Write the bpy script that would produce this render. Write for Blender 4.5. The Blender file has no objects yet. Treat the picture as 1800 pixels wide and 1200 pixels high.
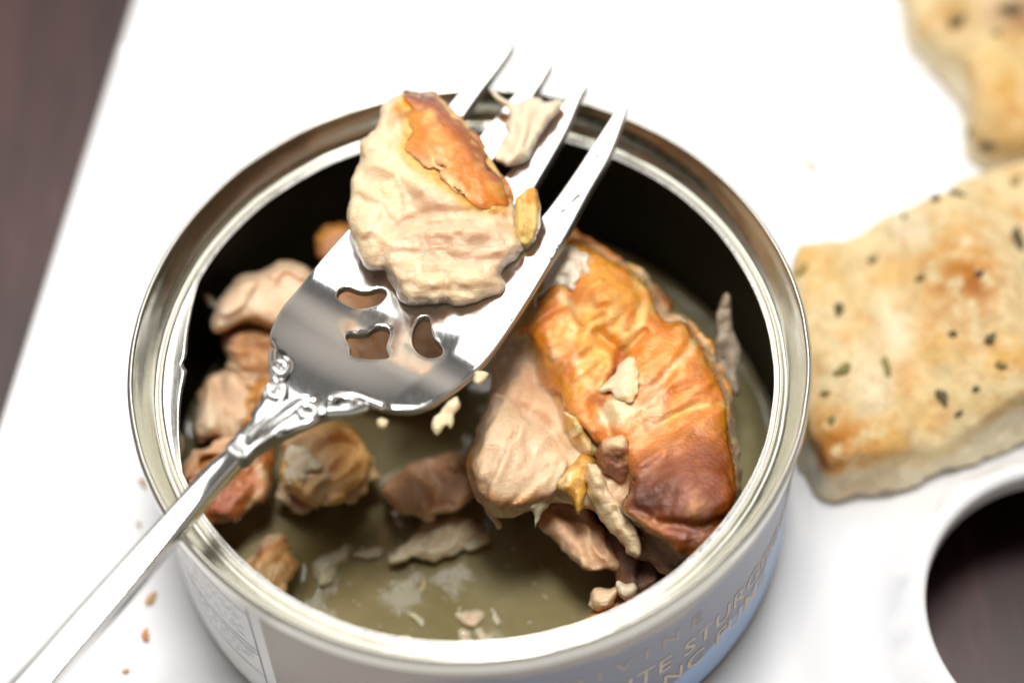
import bpy, math, random
import numpy as np
from mathutils import Vector, Matrix
from mathutils.geometry import delaunay_2d_cdt
from mathutils.bvhtree import BVHTree

random.seed(7)
S = 0.01                      # everything below is authored in centimetres
scene = bpy.context.scene
COL = scene.collection

# ------------------------------------------------------------------ camera
H = 3.35                      # height of the can
FPX, EL, DIST, ROLL, CX, CY = 3893.5, math.radians(56.47), 27.16, math.radians(-2.987), 823.87, 615.66
FW = np.array([0, math.cos(EL), -math.sin(EL)])
_r = np.array([1.0, 0, 0]); _u = np.cross(_r, FW)
RT = math.cos(ROLL) * _r + math.sin(ROLL) * _u
UP = -math.sin(ROLL) * _r + math.cos(ROLL) * _u
CAM = np.array([0, 0, H]) - DIST * (FW + RT * (CX - 900) / FPX - UP * (CY - 600) / FPX)
cd = bpy.data.cameras.new('camera')
cd.sensor_width = 36.0
cd.lens = FPX / 1800 * 36
cd.clip_start = 0.01; cd.clip_end = 50
cd.dof.use_dof = True
cd.dof.focus_distance = 27.15 * S
cd.dof.aperture_fstop = 7.0
cam = bpy.data.objects.new('camera', cd); COL.objects.link(cam)
M4 = Matrix(((RT[0], UP[0], -FW[0], CAM[0] * S), (RT[1], UP[1], -FW[1], CAM[1] * S), (RT[2], UP[2], -FW[2], CAM[2] * S), (0, 0, 0, 1)))
cam.matrix_world = M4
scene.camera = cam

# ------------------------------------------------------------------ world, lamps, exposure
world = bpy.data.worlds.new('World'); scene.world = world; world.use_nodes = True
bg = world.node_tree.nodes['Background']
wn = world.node_tree
_tc = wn.nodes.new('ShaderNodeTexCoord'); _sx = wn.nodes.new('ShaderNodeSeparateXYZ'); _rp = wn.nodes.new('ShaderNodeValToRGB')
wn.links.new(_tc.outputs['Generated'], _sx.inputs[0]); wn.links.new(_sx.outputs['Z'], _rp.inputs['Fac']); wn.links.new(_rp.outputs['Color'], bg.inputs['Color'])
_rp.color_ramp.elements[0].position = 0.26; _rp.color_ramp.elements[0].color = (0.62, 0.56, 0.49, 1)      # a dim warm room round the table, darker ceiling
_rp.color_ramp.elements[1].position = 0.52; _rp.color_ramp.elements[1].color = (0.14, 0.136, 0.13, 1)
bg.inputs['Strength'].default_value = 1.0

def area(name, loc, target, sx, sy, power, col):
    l = bpy.data.lights.new(name, 'AREA'); l.shape = 'RECTANGLE'; l.size = sx * S; l.size_y = sy * S
    l.energy = power; l.color = col
    o = bpy.data.objects.new(name, l); COL.objects.link(o)
    o.location = Vector(loc) * S
    o.rotation_euler = (Vector(target) - Vector(loc)).to_track_quat('-Z', 'Y').to_euler()
    return o
area('softbox', (-4, 21, 54), (-1, 0, 2), 50, 52, 2.7, (1.0, 0.985, 0.96))
area('overhead_lamp', (2, 3, 62), (0, 0, 1), 14, 14, 3.4, (1.0, 0.985, 0.965))

vs = scene.view_settings
vs.view_transform = 'Standard'; vs.look = 'None'; vs.exposure = -0.12; vs.gamma = 1
scene.render.engine = 'CYCLES'
scene.cycles.use_denoising = True
scene.cycles.max_bounces = 10; scene.cycles.transmission_bounces = 6
scene.cycles.caustics_reflective = False; scene.cycles.caustics_refractive = False
scene.cycles.sample_clamp_indirect = 6

# ------------------------------------------------------------------ picture <-> place helpers
def ray(p): return FW + RT * ((p[0] - 900) / FPX) - UP * ((p[1] - 600) / FPX)
def P(p, z):
    v = ray(p); return CAM + v * ((z - CAM[2]) / v[2])
def Pf(p, zf):                                    # on a height field z = zf(x, y)
    z = H
    for _ in range(12):
        q = P(p, z); z = zf(q[0], q[1])
    return P(p, z)
def proj(V):
    w = V - CAM; d = w @ FW
    return np.stack([900 + FPX * (w @ RT) / d, 600 - FPX * (w @ UP) / d], 1)
def sstep(a, b, x):
    t = np.clip((x - a) / (b - a), 0, 1); return t * t * (3 - 2 * t)

_tab = np.random.RandomState(3).rand(64, 64, 64).astype(np.float32) * 2 - 1
def vnoise(p):
    i = np.floor(p).astype(np.int32); f = (p - i).astype(np.float32); f = f * f * f * (f * (f * 6 - 15) + 10)
    i &= 63; j = (i + 1) & 63
    x0, y0, z0 = i[:, 0], i[:, 1], i[:, 2]; x1, y1, z1 = j[:, 0], j[:, 1], j[:, 2]
    fx, fy, fz = f[:, 0], f[:, 1], f[:, 2]
    def mx(a, b, t): return a + (b - a) * t
    c0 = mx(mx(_tab[x0, y0, z0], _tab[x1, y0, z0], fx), mx(_tab[x0, y1, z0], _tab[x1, y1, z0], fx), fy)
    c1 = mx(mx(_tab[x0, y0, z1], _tab[x1, y0, z1], fx), mx(_tab[x0, y1, z1], _tab[x1, y1, z1], fx), fy)
    return mx(c0, c1, fz)
def fbm(p, oct=3, seed=0.0):
    s = 0; a = 1; t = 0
    for k in range(oct):
        s = s + a * vnoise(p * (2.03 ** k) + seed * 7.31 + k * 11.7); t += a; a *= 0.5
    return s / t

def smooth_poly(pts, closed=True, step=None, sub=6):
    pts = np.asarray(pts, float); n = len(pts); out = []
    rng = range(n) if closed else range(n - 1)
    for i in rng:
        g = (lambda k: pts[k % n]) if closed else (lambda k: pts[min(max(k, 0), n - 1)])
        p0, p1, p2, p3 = g(i - 1), g(i), g(i + 1), g(i + 2)
        for t in np.linspace(0, 1, sub, endpoint=False):
            out.append(0.5 * (2 * p1 + (p2 - p0) * t + (2 * p0 - 5 * p1 + 4 * p2 - p3) * t * t + (3 * p1 - p0 - 3 * p2 + p3) * t ** 3))
    if not closed: out.append(pts[-1])
    out = np.array(out)
    if step:
        q = np.vstack([out, out[:1]]) if closed else out
        L = np.concatenate([[0], np.cumsum(np.linalg.norm(np.diff(q, axis=0), axis=1))])
        m = max(6, int(round(L[-1] / step)))
        t = np.linspace(0, L[-1], m, endpoint=not closed)
        out = np.stack([np.interp(t, L, q[:, k]) for k in range(q.shape[1])], 1)
    return out
def inside(p, poly):
    x, y = p[:, 0], p[:, 1]; c = np.zeros(len(p), bool); q = np.roll(poly, 1, axis=0)
    for (x1, y1), (x2, y2) in zip(poly, q):
        if y1 == y2: continue
        m = ((y1 > y) != (y2 > y)) & (x < (x2 - x1) * (y - y1) / (y2 - y1) + x1)
        c ^= m
    return c
def dline(p, a, b):
    ab = b - a; t = np.clip(((p - a) @ ab) / max(ab @ ab, 1e-12), 0, 1)
    return np.linalg.norm(p - a - t[:, None] * ab, axis=1)
def dpath(p, pts, closed=False):
    pts = np.asarray(pts, float); d = np.full(len(p), 1e9)
    n = len(pts)
    for i in range(n if closed else n - 1): d = np.minimum(d, dline(p, pts[i], pts[(i + 1) % n]))
    return d
def sdpoly(p, poly):                               # positive inside
    d = dpath(p, poly, True); return np.where(inside(p, poly), d, -d)

# ------------------------------------------------------------------ object helpers
def tag(o, label=None, cat=None, group=None, kind=None):
    if label: o['label'] = label
    if cat: o['category'] = cat
    if group: o['group'] = group
    if kind: o['kind'] = kind
    return o
def thing(name, loc, label, cat, group=None):
    o = bpy.data.objects.new(name, None); COL.objects.link(o); o.empty_display_size = 0.005
    o.location = Vector(loc) * S
    return tag(o, label, cat, group)
def mesh_obj(name, V, F, mat, parent=None, smooth=True, col=None, normals=None):
    me = bpy.data.meshes.new(name)
    off = np.array(parent.location) if parent is not None else np.zeros(3)
    if parent is not None and parent.parent is not None: off = off + np.array(parent.parent.location)
    me.from_pydata((np.asarray(V, float) * S - off).tolist(), [], F if isinstance(F, list) else F.tolist())
    me.update()
    if smooth: me.polygons.foreach_set('use_smooth', np.ones(len(me.polygons), bool))
    if col is not None:
        at = me.color_attributes.new('Col', 'FLOAT_COLOR', 'POINT')
        at.data.foreach_set('color', np.concatenate([col, np.ones((len(col), 1))], 1).astype(np.float32).ravel())
    if normals is not None: me.normals_split_custom_set_from_vertices(normals.tolist())
    o = bpy.data.objects.new(name, me); COL.objects.link(o)
    if mat: me.materials.append(mat)
    if parent is not None: o.parent = parent
    return o

# ------------------------------------------------------------------ materials
def new_mat(name):
    m = bpy.data.materials.new(name); m.use_nodes = True
    nt = m.node_tree; b = nt.nodes['Principled BSDF']
    tc = nt.nodes.new('ShaderNodeTexCoord'); mp = nt.nodes.new('ShaderNodeMapping')
    mp.inputs['Scale'].default_value = (100, 100, 100)
    nt.links.new(tc.outputs['Object'], mp.inputs['Vector'])
    return m, nt, b, mp.outputs['Vector']
def noise(nt, vec, scale, detail=4, rough=0.55, stretch=None, dist=0.0):
    if stretch:
        mp = nt.nodes.new('ShaderNodeMapping'); mp.inputs['Scale'].default_value = stretch[0]; mp.inputs['Rotation'].default_value = stretch[1]
        nt.links.new(vec, mp.inputs['Vector']); vec = mp.outputs['Vector']
    n = nt.nodes.new('ShaderNodeTexNoise'); n.inputs['Scale'].default_value = scale; n.inputs['Detail'].default_value = detail
    n.inputs['Roughness'].default_value = rough; n.inputs['Distortion'].default_value = dist
    nt.links.new(vec, n.inputs['Vector']); return n.outputs['Fac']
def ramp(nt, fac, stops):
    r = nt.nodes.new('ShaderNodeValToRGB'); e = r.color_ramp.elements
    while len(e) < len(stops): e.new(0.5)
    for k, (p, c) in enumerate(stops):
        e[k].position = p; e[k].color = (c[0], c[1], c[2], 1) if not np.isscalar(c) else (c, c, c, 1)
    nt.links.new(fac, r.inputs['Fac']); return r.outputs['Color']
def bump(nt, b, fac, strength, distance, prev=None, film=False):
    n = nt.nodes.new('ShaderNodeBump'); n.inputs['Strength'].default_value = strength; n.inputs['Distance'].default_value = distance * S
    nt.links.new(fac, n.inputs['Height'])
    if prev is not None: nt.links.new(prev, n.inputs['Normal'])
    if not film: nt.links.new(n.outputs['Normal'], b.inputs['Normal'])
    nt.links.new(n.outputs['Normal'], b.inputs['Coat Normal']); return n.outputs['Normal']
def mixc(nt, a, b, fac, mode='MIX'):
    m = nt.nodes.new('ShaderNodeMix'); m.data_type = 'RGBA'; m.blend_type = mode
    if np.isscalar(fac): m.inputs[0].default_value = fac
    else: nt.links.new(fac, m.inputs[0])
    for s, v in ((6, a), (7, b)):
        if isinstance(v, tuple): m.inputs[s].default_value = (*v, 1)
        else: nt.links.new(v, m.inputs[s])
    return m.outputs[2]
def setp(b, **k):
    for n, v in k.items():
        b.inputs[n.replace('_', ' ')].default_value = (*v, 1) if isinstance(v, tuple) and len(v) == 3 and 'Radius' not in n else v
def attr(nt):
    a = nt.nodes.new('ShaderNodeAttribute'); a.attribute_name = 'Col'; return a.outputs['Color']

def food_mat(name, rough, coat, sss, bumps, vary, radius=(1.0, 0.45, 0.2), sss_scale=0.12, spec=0.5, metallic=0.0, coat_ior=1.5):
    m, nt, b, v = new_mat(name)
    c = attr(nt)
    n1 = noise(nt, v, 5, 5, 0.65)
    c = mixc(nt, c, ramp(nt, n1, [(0.3, 1 - vary), (0.7, 1.0)]), 1.0, 'MULTIPLY')
    n2 = noise(nt, v, 26, 3, 0.6)
    c = mixc(nt, c, ramp(nt, n2, [(0.3, 1 - vary * 0.7), (0.65, 1.0)]), 1.0, 'MULTIPLY')
    nt.links.new(c, b.inputs['Base Color'])
    r = ramp(nt, noise(nt, v, 11, 4), [(0.35, rough * 0.65), (0.7, min(1, rough * 1.5))])
    nt.links.new(r, b.inputs['Roughness'])
    setp(b, Coat_Weight=coat, Coat_Roughness=0.05, Coat_IOR=coat_ior, Metallic=metallic, Subsurface_Weight=sss, Subsurface_Scale=sss_scale * S, Specular_IOR_Level=spec)
    b.inputs['Subsurface Radius'].default_value = radius
    pv = None
    for q, (sc, st, di, stretch) in enumerate(bumps):                # the finest relief only ripples the wet film on top
        pv = bump(nt, b, noise(nt, v, sc, 4, 0.6, stretch), st, di, pv, q == len(bumps) - 1 and coat > 0)
    return m
M_flesh = food_mat('flesh', 0.35, 0.85, 0.9, [(5, 0.3, 0.08, None), (8, 0.4, 0.05, ((0.45, 3.2, 3.2), (0, 0, 0.12))), (18, 0.9, 0.045, None)], 0.06, radius=(1.0, 0.6, 0.33), sss_scale=0.16, spec=0.12, metallic=0.06, coat_ior=1.8)
M_skin = food_mat('smoked_skin', 0.27, 0.9, 0.45, [(5, 0.3, 0.06, None), (12, 0.36, 0.04, ((1, 2.0, 1), (0, 0, 0.6))), (22, 0.9, 0.035, None)], 0.14, radius=(1, 0.32, 0.04), sss_scale=0.10, spec=0.2, metallic=0.13, coat_ior=1.75)
M_bread = food_mat('toasted_bread', 0.75, 0.0, 0.15, [(6, 0.5, 0.08, None), (22, 0.6, 0.04, None)], 0.18, spec=0.25)
M_crumb = food_mat('crumb', 0.6, 0.0, 0.1, [(20, 0.5, 0.03, None)], 0.2)

def metal(name, col, r0, r1, scr=0.0, sc=30, bmp=0.0):
    m, nt, b, v = new_mat(name)
    setp(b, Base_Color=col, Metallic=1.0)
    f = noise(nt, v, sc, 4, 0.6, ((1, 0.12, 1), (0, 0, 0.91)))
    nt.links.new(ramp(nt, f, [(0.35, r0), (0.7, r1)]), b.inputs['Roughness'])
    if bmp: bump(nt, b, noise(nt, v, 3, 3), bmp, 0.02)
    if scr:
        g = noise(nt, v, 60, 2, 0.5, ((1, 0.05, 1), (0, 0, 0.5)))
        bump(nt, b, g, scr, 0.002)
    return m
M_fork = metal('polished_steel', (0.86, 0.85, 0.84), 0.09, 0.15, 0.07, 26)
M_side = metal('shaded_side_steel', (0.34, 0.33, 0.30), 0.35, 0.5, 0.0, 26)  # rougher steel for the edges, its colour darkened to carry their shade
M_can = metal('gold_tinplate', (0.58, 0.565, 0.50), 0.16, 0.24, 0.0, 12, 0.12)
M_cut = metal('cut_tinplate', (0.72, 0.71, 0.68), 0.22, 0.36, 0.0, 20, 0.3)

m, nt, b, v = new_mat('shaded_lacquer'); M_inner = m  # near-black: the wall's shade and dark reflections are put into the colour
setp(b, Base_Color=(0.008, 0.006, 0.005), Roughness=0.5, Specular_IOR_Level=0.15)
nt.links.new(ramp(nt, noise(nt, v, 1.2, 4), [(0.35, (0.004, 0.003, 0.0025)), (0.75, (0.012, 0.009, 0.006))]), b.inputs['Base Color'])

m, nt, b, v = new_mat('glazed_porcelain'); M_white = m
setp(b, Base_Color=(0.79, 0.79, 0.797), Roughness=0.16, Specular_IOR_Level=0.45)
nt.links.new(ramp(nt, noise(nt, v, 0.5, 3), [(0.3, 0.13), (0.7, 0.22)]), b.inputs['Roughness'])

m, nt, b, v = new_mat('dark_wood'); M_wood = m
g = noise(nt, v, 1.0, 6, 0.65, ((2.6, 0.28, 1), (0, 0, -0.75)), 0.6)
g2 = noise(nt, v, 6.0, 4, 0.6, ((2.4, 0.2, 1), (0, 0, -0.75)))
c = ramp(nt, g, [(0.25, (0.012, 0.005, 0.004)), (0.55, (0.055, 0.019, 0.018)), (0.8, (0.11, 0.042, 0.034))])
c = mixc(nt, c, ramp(nt, g2, [(0.3, 0.6), (0.7, 1.1)]), 1.0, 'MULTIPLY')
nt.links.new(c, b.inputs['Base Color']); setp(b, Roughness=0.42, Specular_IOR_Level=0.6)
bump(nt, b, g2, 0.15, 0.02)

m, nt, b, v = new_mat('cloudy_broth'); M_broth = m
n1 = noise(nt, v, 0.7, 5, 0.6, None, 0.5)
nt.links.new(ramp(nt, n1, [(0.3, (0.46, 0.37, 0.15)), (0.55, (0.60, 0.51, 0.26)), (0.8, (0.78, 0.70, 0.44))]), b.inputs['Base Color'])
setp(b, Roughness=0.04, Specular_IOR_Level=0.9, Transmission_Weight=0.55, IOR=1.48)
bump(nt, b, noise(nt, v, 1.6, 3), 0.22, 0.06)

m, nt, b, v = new_mat('clear_oil'); M_drop = m
setp(b, Base_Color=(0.97, 0.96, 0.92), Roughness=0.02, Transmission_Weight=1.0, IOR=1.4)

m, nt, b, v = new_mat('printed_label'); M_label = m
nt.links.new(attr(nt), b.inputs['Base Color']); setp(b, Roughness=0.33, Metallic=0.1, Coat_Weight=0.1, Coat_Roughness=0.2)
def flat_mat(name, col, rough=0.4, metallic=0.0):
    m, nt, b, v = new_mat(name); setp(b, Roughness=rough, Metallic=metallic)
    nt.links.new(ramp(nt, noise(nt, v, 9, 3), [(0.3, tuple(0.88 * x for x in col)), (0.7, col)]), b.inputs['Base Color']); return m
M_ink_tan = flat_mat('tan_ink', (0.55, 0.44, 0.34)); M_ink_dim = flat_mat('dull_tan_ink', (0.38, 0.31, 0.26)); M_ink_blue = flat_mat('blue_grey_ink', (0.33, 0.34, 0.42))
M_herb = flat_mat('dried_herb', (0.10, 0.075, 0.035), 0.7)
M_herb2 = flat_mat('green_herb', (0.22, 0.18, 0.05), 0.7)

# ------------------------------------------------------------------ surface nets (volume -> mesh)
def surface_nets(D, org, vox):
    sgn = D < 0
    nx, ny, nz = D.shape
    cs = [(i, j, k) for i in (0, 1) for j in (0, 1) for k in (0, 1)]
    cnt = np.zeros((nx - 1, ny - 1, nz - 1), np.int8)
    for i, j, k in cs: cnt += sgn[i:nx - 1 + i, j:ny - 1 + j, k:nz - 1 + k]
    act = (cnt > 0) & (cnt < 8)
    I = np.argwhere(act)
    idx = np.full(act.shape, -1, np.int64); idx[act] = np.arange(len(I))
    acc = np.zeros((len(I), 3)); w = np.zeros(len(I))
    for a in cs:
        for ax in range(3):
            if a[ax]: continue
            bb = list(a); bb[ax] = 1
            da = D[I[:, 0] + a[0], I[:, 1] + a[1], I[:, 2] + a[2]]; db = D[I[:, 0] + bb[0], I[:, 1] + bb[1], I[:, 2] + bb[2]]
            m = (da < 0) != (db < 0)
            t = np.where(m, da / np.where(m, da - db, 1), 0)
            p = np.tile(np.array(a, float), (len(I), 1)); p[:, ax] += t
            acc[m] += p[m]; w[m] += 1
    V = (I + acc / w[:, None]) * vox + org
    Fs = []
    for ax in range(3):
        sl0 = [slice(1, -1)] * 3; sl1 = [slice(1, -1)] * 3
        sl0[ax] = slice(0, -1); sl1[ax] = slice(1, None)
        s0, s1 = sgn[tuple(sl0)], sgn[tuple(sl1)]
        E = np.argwhere(s0 != s1)
        if not len(E): continue
        flip = s0[E[:, 0], E[:, 1], E[:, 2]]
        o = np.ones(3, int); o[ax] = 0
        base = E + o
        u, vv = (ax + 1) % 3, (ax + 2) % 3
        def cell(du, dv):
            c = base.copy(); c[:, u] += du; c[:, vv] += dv; return idx[c[:, 0], c[:, 1], c[:, 2]]
        q = np.stack([cell(-1, -1), cell(0, -1), cell(0, 0), cell(-1, 0)], 1)
        q[~flip] = q[~flip][:, ::-1]
        Fs.append(q)
    F = np.concatenate(Fs)
    return V, F[(F >= 0).all(1)]
def relax(V, F, it, lam=0.5):
    for _ in range(it):
        s = np.zeros_like(V); c = np.zeros(len(V))
        for a, b_ in ((0, 1), (1, 2), (2, 3), (3, 0)):
            np.add.at(s, F[:, a], V[F[:, b_]]); np.add.at(s, F[:, b_], V[F[:, a]])
            np.add.at(c, F[:, a], 1); np.add.at(c, F[:, b_], 1)
        V = V + lam * (s / c[:, None] - V)
    return V

# ------------------------------------------------------------------ paints: list of (kind, ...) applied at points by their picture position
def paint(V, base, paints, seed):
    q = proj(V); jit = np.stack([fbm(V * 3.0, 3, seed + 1), fbm(V * 3.0, 3, seed + 5)], 1)
    c = np.tile(np.array(base, float), (len(V), 1))
    for pt in paints:
        k = pt[0]
        if k == 'poly':
            _, pts, soft, colr, wob = pt
            f = sstep(-soft, soft, sdpoly(q + jit * wob, np.asarray(pts, float)))
        elif k == 'line':
            _, pts, wid, colr, wob = pt
            f = (1 - sstep(wid * 0.2, wid, dpath(q + jit * wob * 1.5, pts))) * (0.25 + 0.75 * sstep(-0.5, 0.25, fbm(V * 4.0, 3, seed + 13)))
        elif k == 'noise':
            _, fr, lo, hi, colr, amt = pt
            f = amt * sstep(lo, hi, fbm(V * np.array(fr), 4, seed + 9))
        elif k == 'toast':
            _, (x, y), r, colr, amt = pt
            f = amt * np.exp(-(((q + jit * r * 0.7 - np.array([x, y])) ** 2).sum(1)) / (r * r)) * sstep(-0.5, 0.15, fbm(V * 5.0, 4, seed + 2))
        elif k == 'spot':
            _, (x, y), r, colr, amt = pt
            f = amt * np.exp(-(((q + jit * r * 0.5 - np.array([x, y])) ** 2).sum(1)) / (r * r))
        c = c + f[:, None] * (np.array(colr) - c)
    return np.clip(c, 0, 1)

BVH = {}
def make_chunk(name, poly, z0, k=0.7, T=0.4, Tb=0.4, w=0.35, feats=(), base=(0.78, 0.58, 0.38), paints=(), ns=((3.0, 0.06, None), (8.0, 0.03, None)),
               vox=0.035, mat=None, parent=None, seed=1.0, shell=None, clip=None, relaxn=1, hshift=0.0, edge_noise=0.05, drape=None):
    """a solid lump: outline, thickness profile, relief features, 3-D noise.  shell=(poly, offset, thick): only a skin over that outline"""
    pl = smooth_poly(poly, sub=3) if len(poly) < 60 else np.asarray(poly, float)
    c0 = pl.mean(0); O = P(c0, z0)
    n = -ray(c0); n /= np.linalg.norm(n)
    a = RT - n * (RT @ n); a /= np.linalg.norm(a); bb = np.cross(n, a)
    def loc(pts):
        pts = np.asarray(pts, float); out = np.empty((len(pts), 2))
        for i, p in enumerate(pts):
            v = ray(p); X = CAM + v * (((O - CAM) @ n) / (v @ n)) - O
            out[i] = X @ a, X @ bb
        return out
    pxs = 1.0 / (FPX / ((O - CAM) @ FW))           # cm per picture pixel
    L = loc(pl)
    mar = 0.18
    sp = loc(smooth_poly(shell[0], sub=3)) if shell else None
    box = np.vstack([L]) if not shell else sp
    lo = box.min(0) - mar; hi = box.max(0) + mar
    kk = k * FW[1] / -FW[2]
    ga = np.arange(lo[0], hi[0], vox); gb = np.arange(lo[1], hi[1], vox)
    A, B = np.meshgrid(ga, gb, indexing='ij'); Q = np.stack([A.ravel(), B.ravel()], 1)
    Q3 = np.concatenate([Q, np.zeros((len(Q), 1))], 1)
    wob = np.stack([fbm(Q3 * 4 + 3.3, 3, seed), fbm(Q3 * 4 + 9.1, 3, seed)], 1) * edge_noise
    d = sdpoly(Q + wob, L)
    pr = np.sqrt(np.clip(1 - (1 - np.clip(d / w, 0, 1)) ** 2, 0, 1))
    hm = -kk * Q[:, 1] + hshift
    if drape is not None:
        hp = []
        for p in list(pl) + [tuple((np.array(p) + c0) / 2) for p in pl]:
            r_ = ray(p); best = None
            for bv in drape:
                h_, _, _, ds_ = bv.ray_cast(Vector(CAM), Vector(r_).normalized())
                if h_ is not None and (best is None or ds_ < best[1]): best = (h_, ds_)
            if best is not None:
                X_ = np.array(best[0]) - O; hp.append((X_ @ a, X_ @ bb, X_ @ n))
        hp = np.array(hp)
        if len(hp) > 5:
            med = np.median(hp[:, 2]); hp = hp[np.abs(hp[:, 2] - med) < 0.45]
            sol = np.linalg.lstsq(np.column_stack([hp[:, :2], np.ones(len(hp)), ]), hp[:, 2], rcond=None)[0]
            hm = np.clip(sol[0], -0.5, 0.5) * Q[:, 0] + np.clip(sol[1], -0.9, 0.35) * Q[:, 1] + sol[2] + hshift
    rel = np.zeros(len(Q))
    for ft in feats:
        if ft[0] == 'bump':
            _, (x, y), rx, ry, ang, amp = ft
            o = loc([(x, y)])[0]; dd = Q - o; ca, sa = math.cos(math.radians(ang)), math.sin(math.radians(ang))
            u = (dd[:, 0] * ca + dd[:, 1] * sa) / (rx * pxs); v = (-dd[:, 0] * sa + dd[:, 1] * ca) / (ry * pxs)
            rel += amp * np.exp(-(u * u + v * v))
        elif ft[0] == 'crease':
            _, pts, wid, amp = ft
            rel += amp * np.exp(-(dpath(Q + wob * 0.6, loc(pts)) / (wid * pxs)) ** 2)
        elif ft[0] == 'step':
            _, pts, amp, soft = ft
            rel += amp * sstep(-soft * pxs, soft * pxs, sdpoly(Q + wob, loc(smooth_poly(pts, sub=3))))
        elif ft[0] == 'flakes':
            _, fr, ang, amp, *msk = ft
            ca, sa = math.cos(math.radians(ang)), math.sin(math.radians(ang))
            u = (Q[:, 0] * ca + Q[:, 1] * sa) * fr + 0.9 * fbm(Q3 * 1.6, 3, seed + 21) + seed
            f_ = u - np.floor(u); rr = amp * (np.minimum(f_, (1 - f_) * 7) - 0.4)
            rr = rr * (0.4 + 0.9 * np.clip(fbm(Q3 * 1.3, 2, seed + 31) + 0.5, 0, 1))
            if msk: rr = rr * sstep(-8 * pxs, 10 * pxs, sdpoly(Q + wob, loc(msk[0])))
            rel += rr
        elif ft[0] == 'ripple':
            _, fr, ang, amp, *msk = ft
            ca, sa = math.cos(math.radians(ang)), math.sin(math.radians(ang))
            u = Q3 @ np.array([ca, sa, 0]); v = Q3 @ np.array([-sa, ca, 0])
            rr = amp * fbm(np.stack([u * fr * 0.18, v * fr, 0 * u + seed], 1), 3, seed)
            if msk: rr = rr * sstep(-8 * pxs, 10 * pxs, sdpoly(Q + wob, loc(msk[0])))
            rel += rr
    hf = hm + T * pr + rel * np.clip(d / 0.12, 0, 1); hb = hm - Tb * pr
    h0 = min(hb.min(), hm.min()) - mar; h1 = hf.max() + mar
    gh = np.arange(h0, h1, vox)
    hf = hf.reshape(A.shape); hb = hb.reshape(A.shape); dd = d.reshape(A.shape)
    G = gh[None, None, :]
    if shell:
        ds = sdpoly(Q + wob * 1.2, sp).reshape(A.shape)
        D = np.abs(G - (hf[..., None] + shell[1])) - (0.035 + (shell[2] - 0.035) * sstep(0.0, 0.22, ds))[..., None]
        D = np.maximum(D, -np.minimum(ds, dd + 0.06)[..., None])
        D = D * 0.8
    else:
        D = np.maximum(G - hf[..., None], hb[..., None] - G) * 0.8
        out = np.maximum(-dd, 0)[..., None]
        D = np.where(out > 0, np.hypot(out, np.maximum(D, 0)), D)
    band = np.argwhere(np.abs(D) < 0.22)
    X = O + (lo[0] + band[:, 0] * vox)[:, None] * a + (lo[1] + band[:, 1] * vox)[:, None] * bb + (h0 + band[:, 2] * vox)[:, None] * n
    val = D[band[:, 0], band[:, 1], band[:, 2]]
    for fr, am, st, *bl in ns:
        Y = X * fr
        if st is not None:
            u = np.array(st, float); u = u / np.linalg.norm(u); Y = Y - 0.8 * (Y @ u)[:, None] * u
        val = val - am * (np.abs(fbm(Y, 2, seed)) * 2 - 0.4) if bl else val + am * fbm(Y, 2, seed)
    if clip is not None: val = np.maximum(val, clip(X))
    D[band[:, 0], band[:, 1], band[:, 2]] = val
    D[0], D[-1], D[:, 0], D[:, -1], D[:, :, 0], D[:, :, -1] = 1, 1, 1, 1, 1, 1
    V, F = surface_nets(D, np.array([lo[0], lo[1], h0]), vox)
    lb = np.arange(len(V))                          # keep the largest connected lump only
    while True:
        m_ = lb[F].min(1); nl_ = lb.copy(); np.minimum.at(nl_, F.ravel(), np.repeat(m_, 4)); nl_ = nl_[nl_]
        if (nl_ == lb).all(): break
        lb = nl_
    big = np.argmax(np.bincount(lb)); keep = lb == big; ren = np.cumsum(keep) - 1
    F = ren[F[keep[F[:, 0]]]]; V = V[keep]
    V = relax(V, F, relaxn)
    Wd = O + V[:, :1] * a + V[:, 1:2] * bb + V[:, 2:] * n
    o = mesh_obj(name, Wd, F, mat or M_flesh, parent, col=paint(Wd, base, paints, seed))
    BVH[o.name] = BVHTree.FromPolygons([Vector(v) for v in Wd], F.tolist())
    return o

def lathe(name, prof, mat, parent=None, seg=256, closed=False, t0=0, t1=360, mod=None):
    prof = np.asarray(prof, float); n = len(prof)
    full = abs(t1 - t0) >= 360
    th = np.radians(np.linspace(t0, t1, seg, endpoint=not full))
    V = np.zeros((seg, n, 3))
    r = np.tile(prof[:, 0], (seg, 1)); z = np.tile(prof[:, 1], (seg, 1))
    if mod: r, z = mod(np.degrees(th), r, z)
    V[..., 0] = r * np.cos(th)[:, None]; V[..., 1] = r * np.sin(th)[:, None]; V[..., 2] = z
    F = []
    for i in range(seg if full else seg - 1):
        j = (i + 1) % seg
        for q in range(n if closed else n - 1):
            p = (q + 1) % n
            F.append([i * n + q, j * n + q, j * n + p, i * n + p])
    return V.reshape(-1, 3), F
def resample(prof, step): return smooth_poly(prof, False, step, 8)

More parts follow.
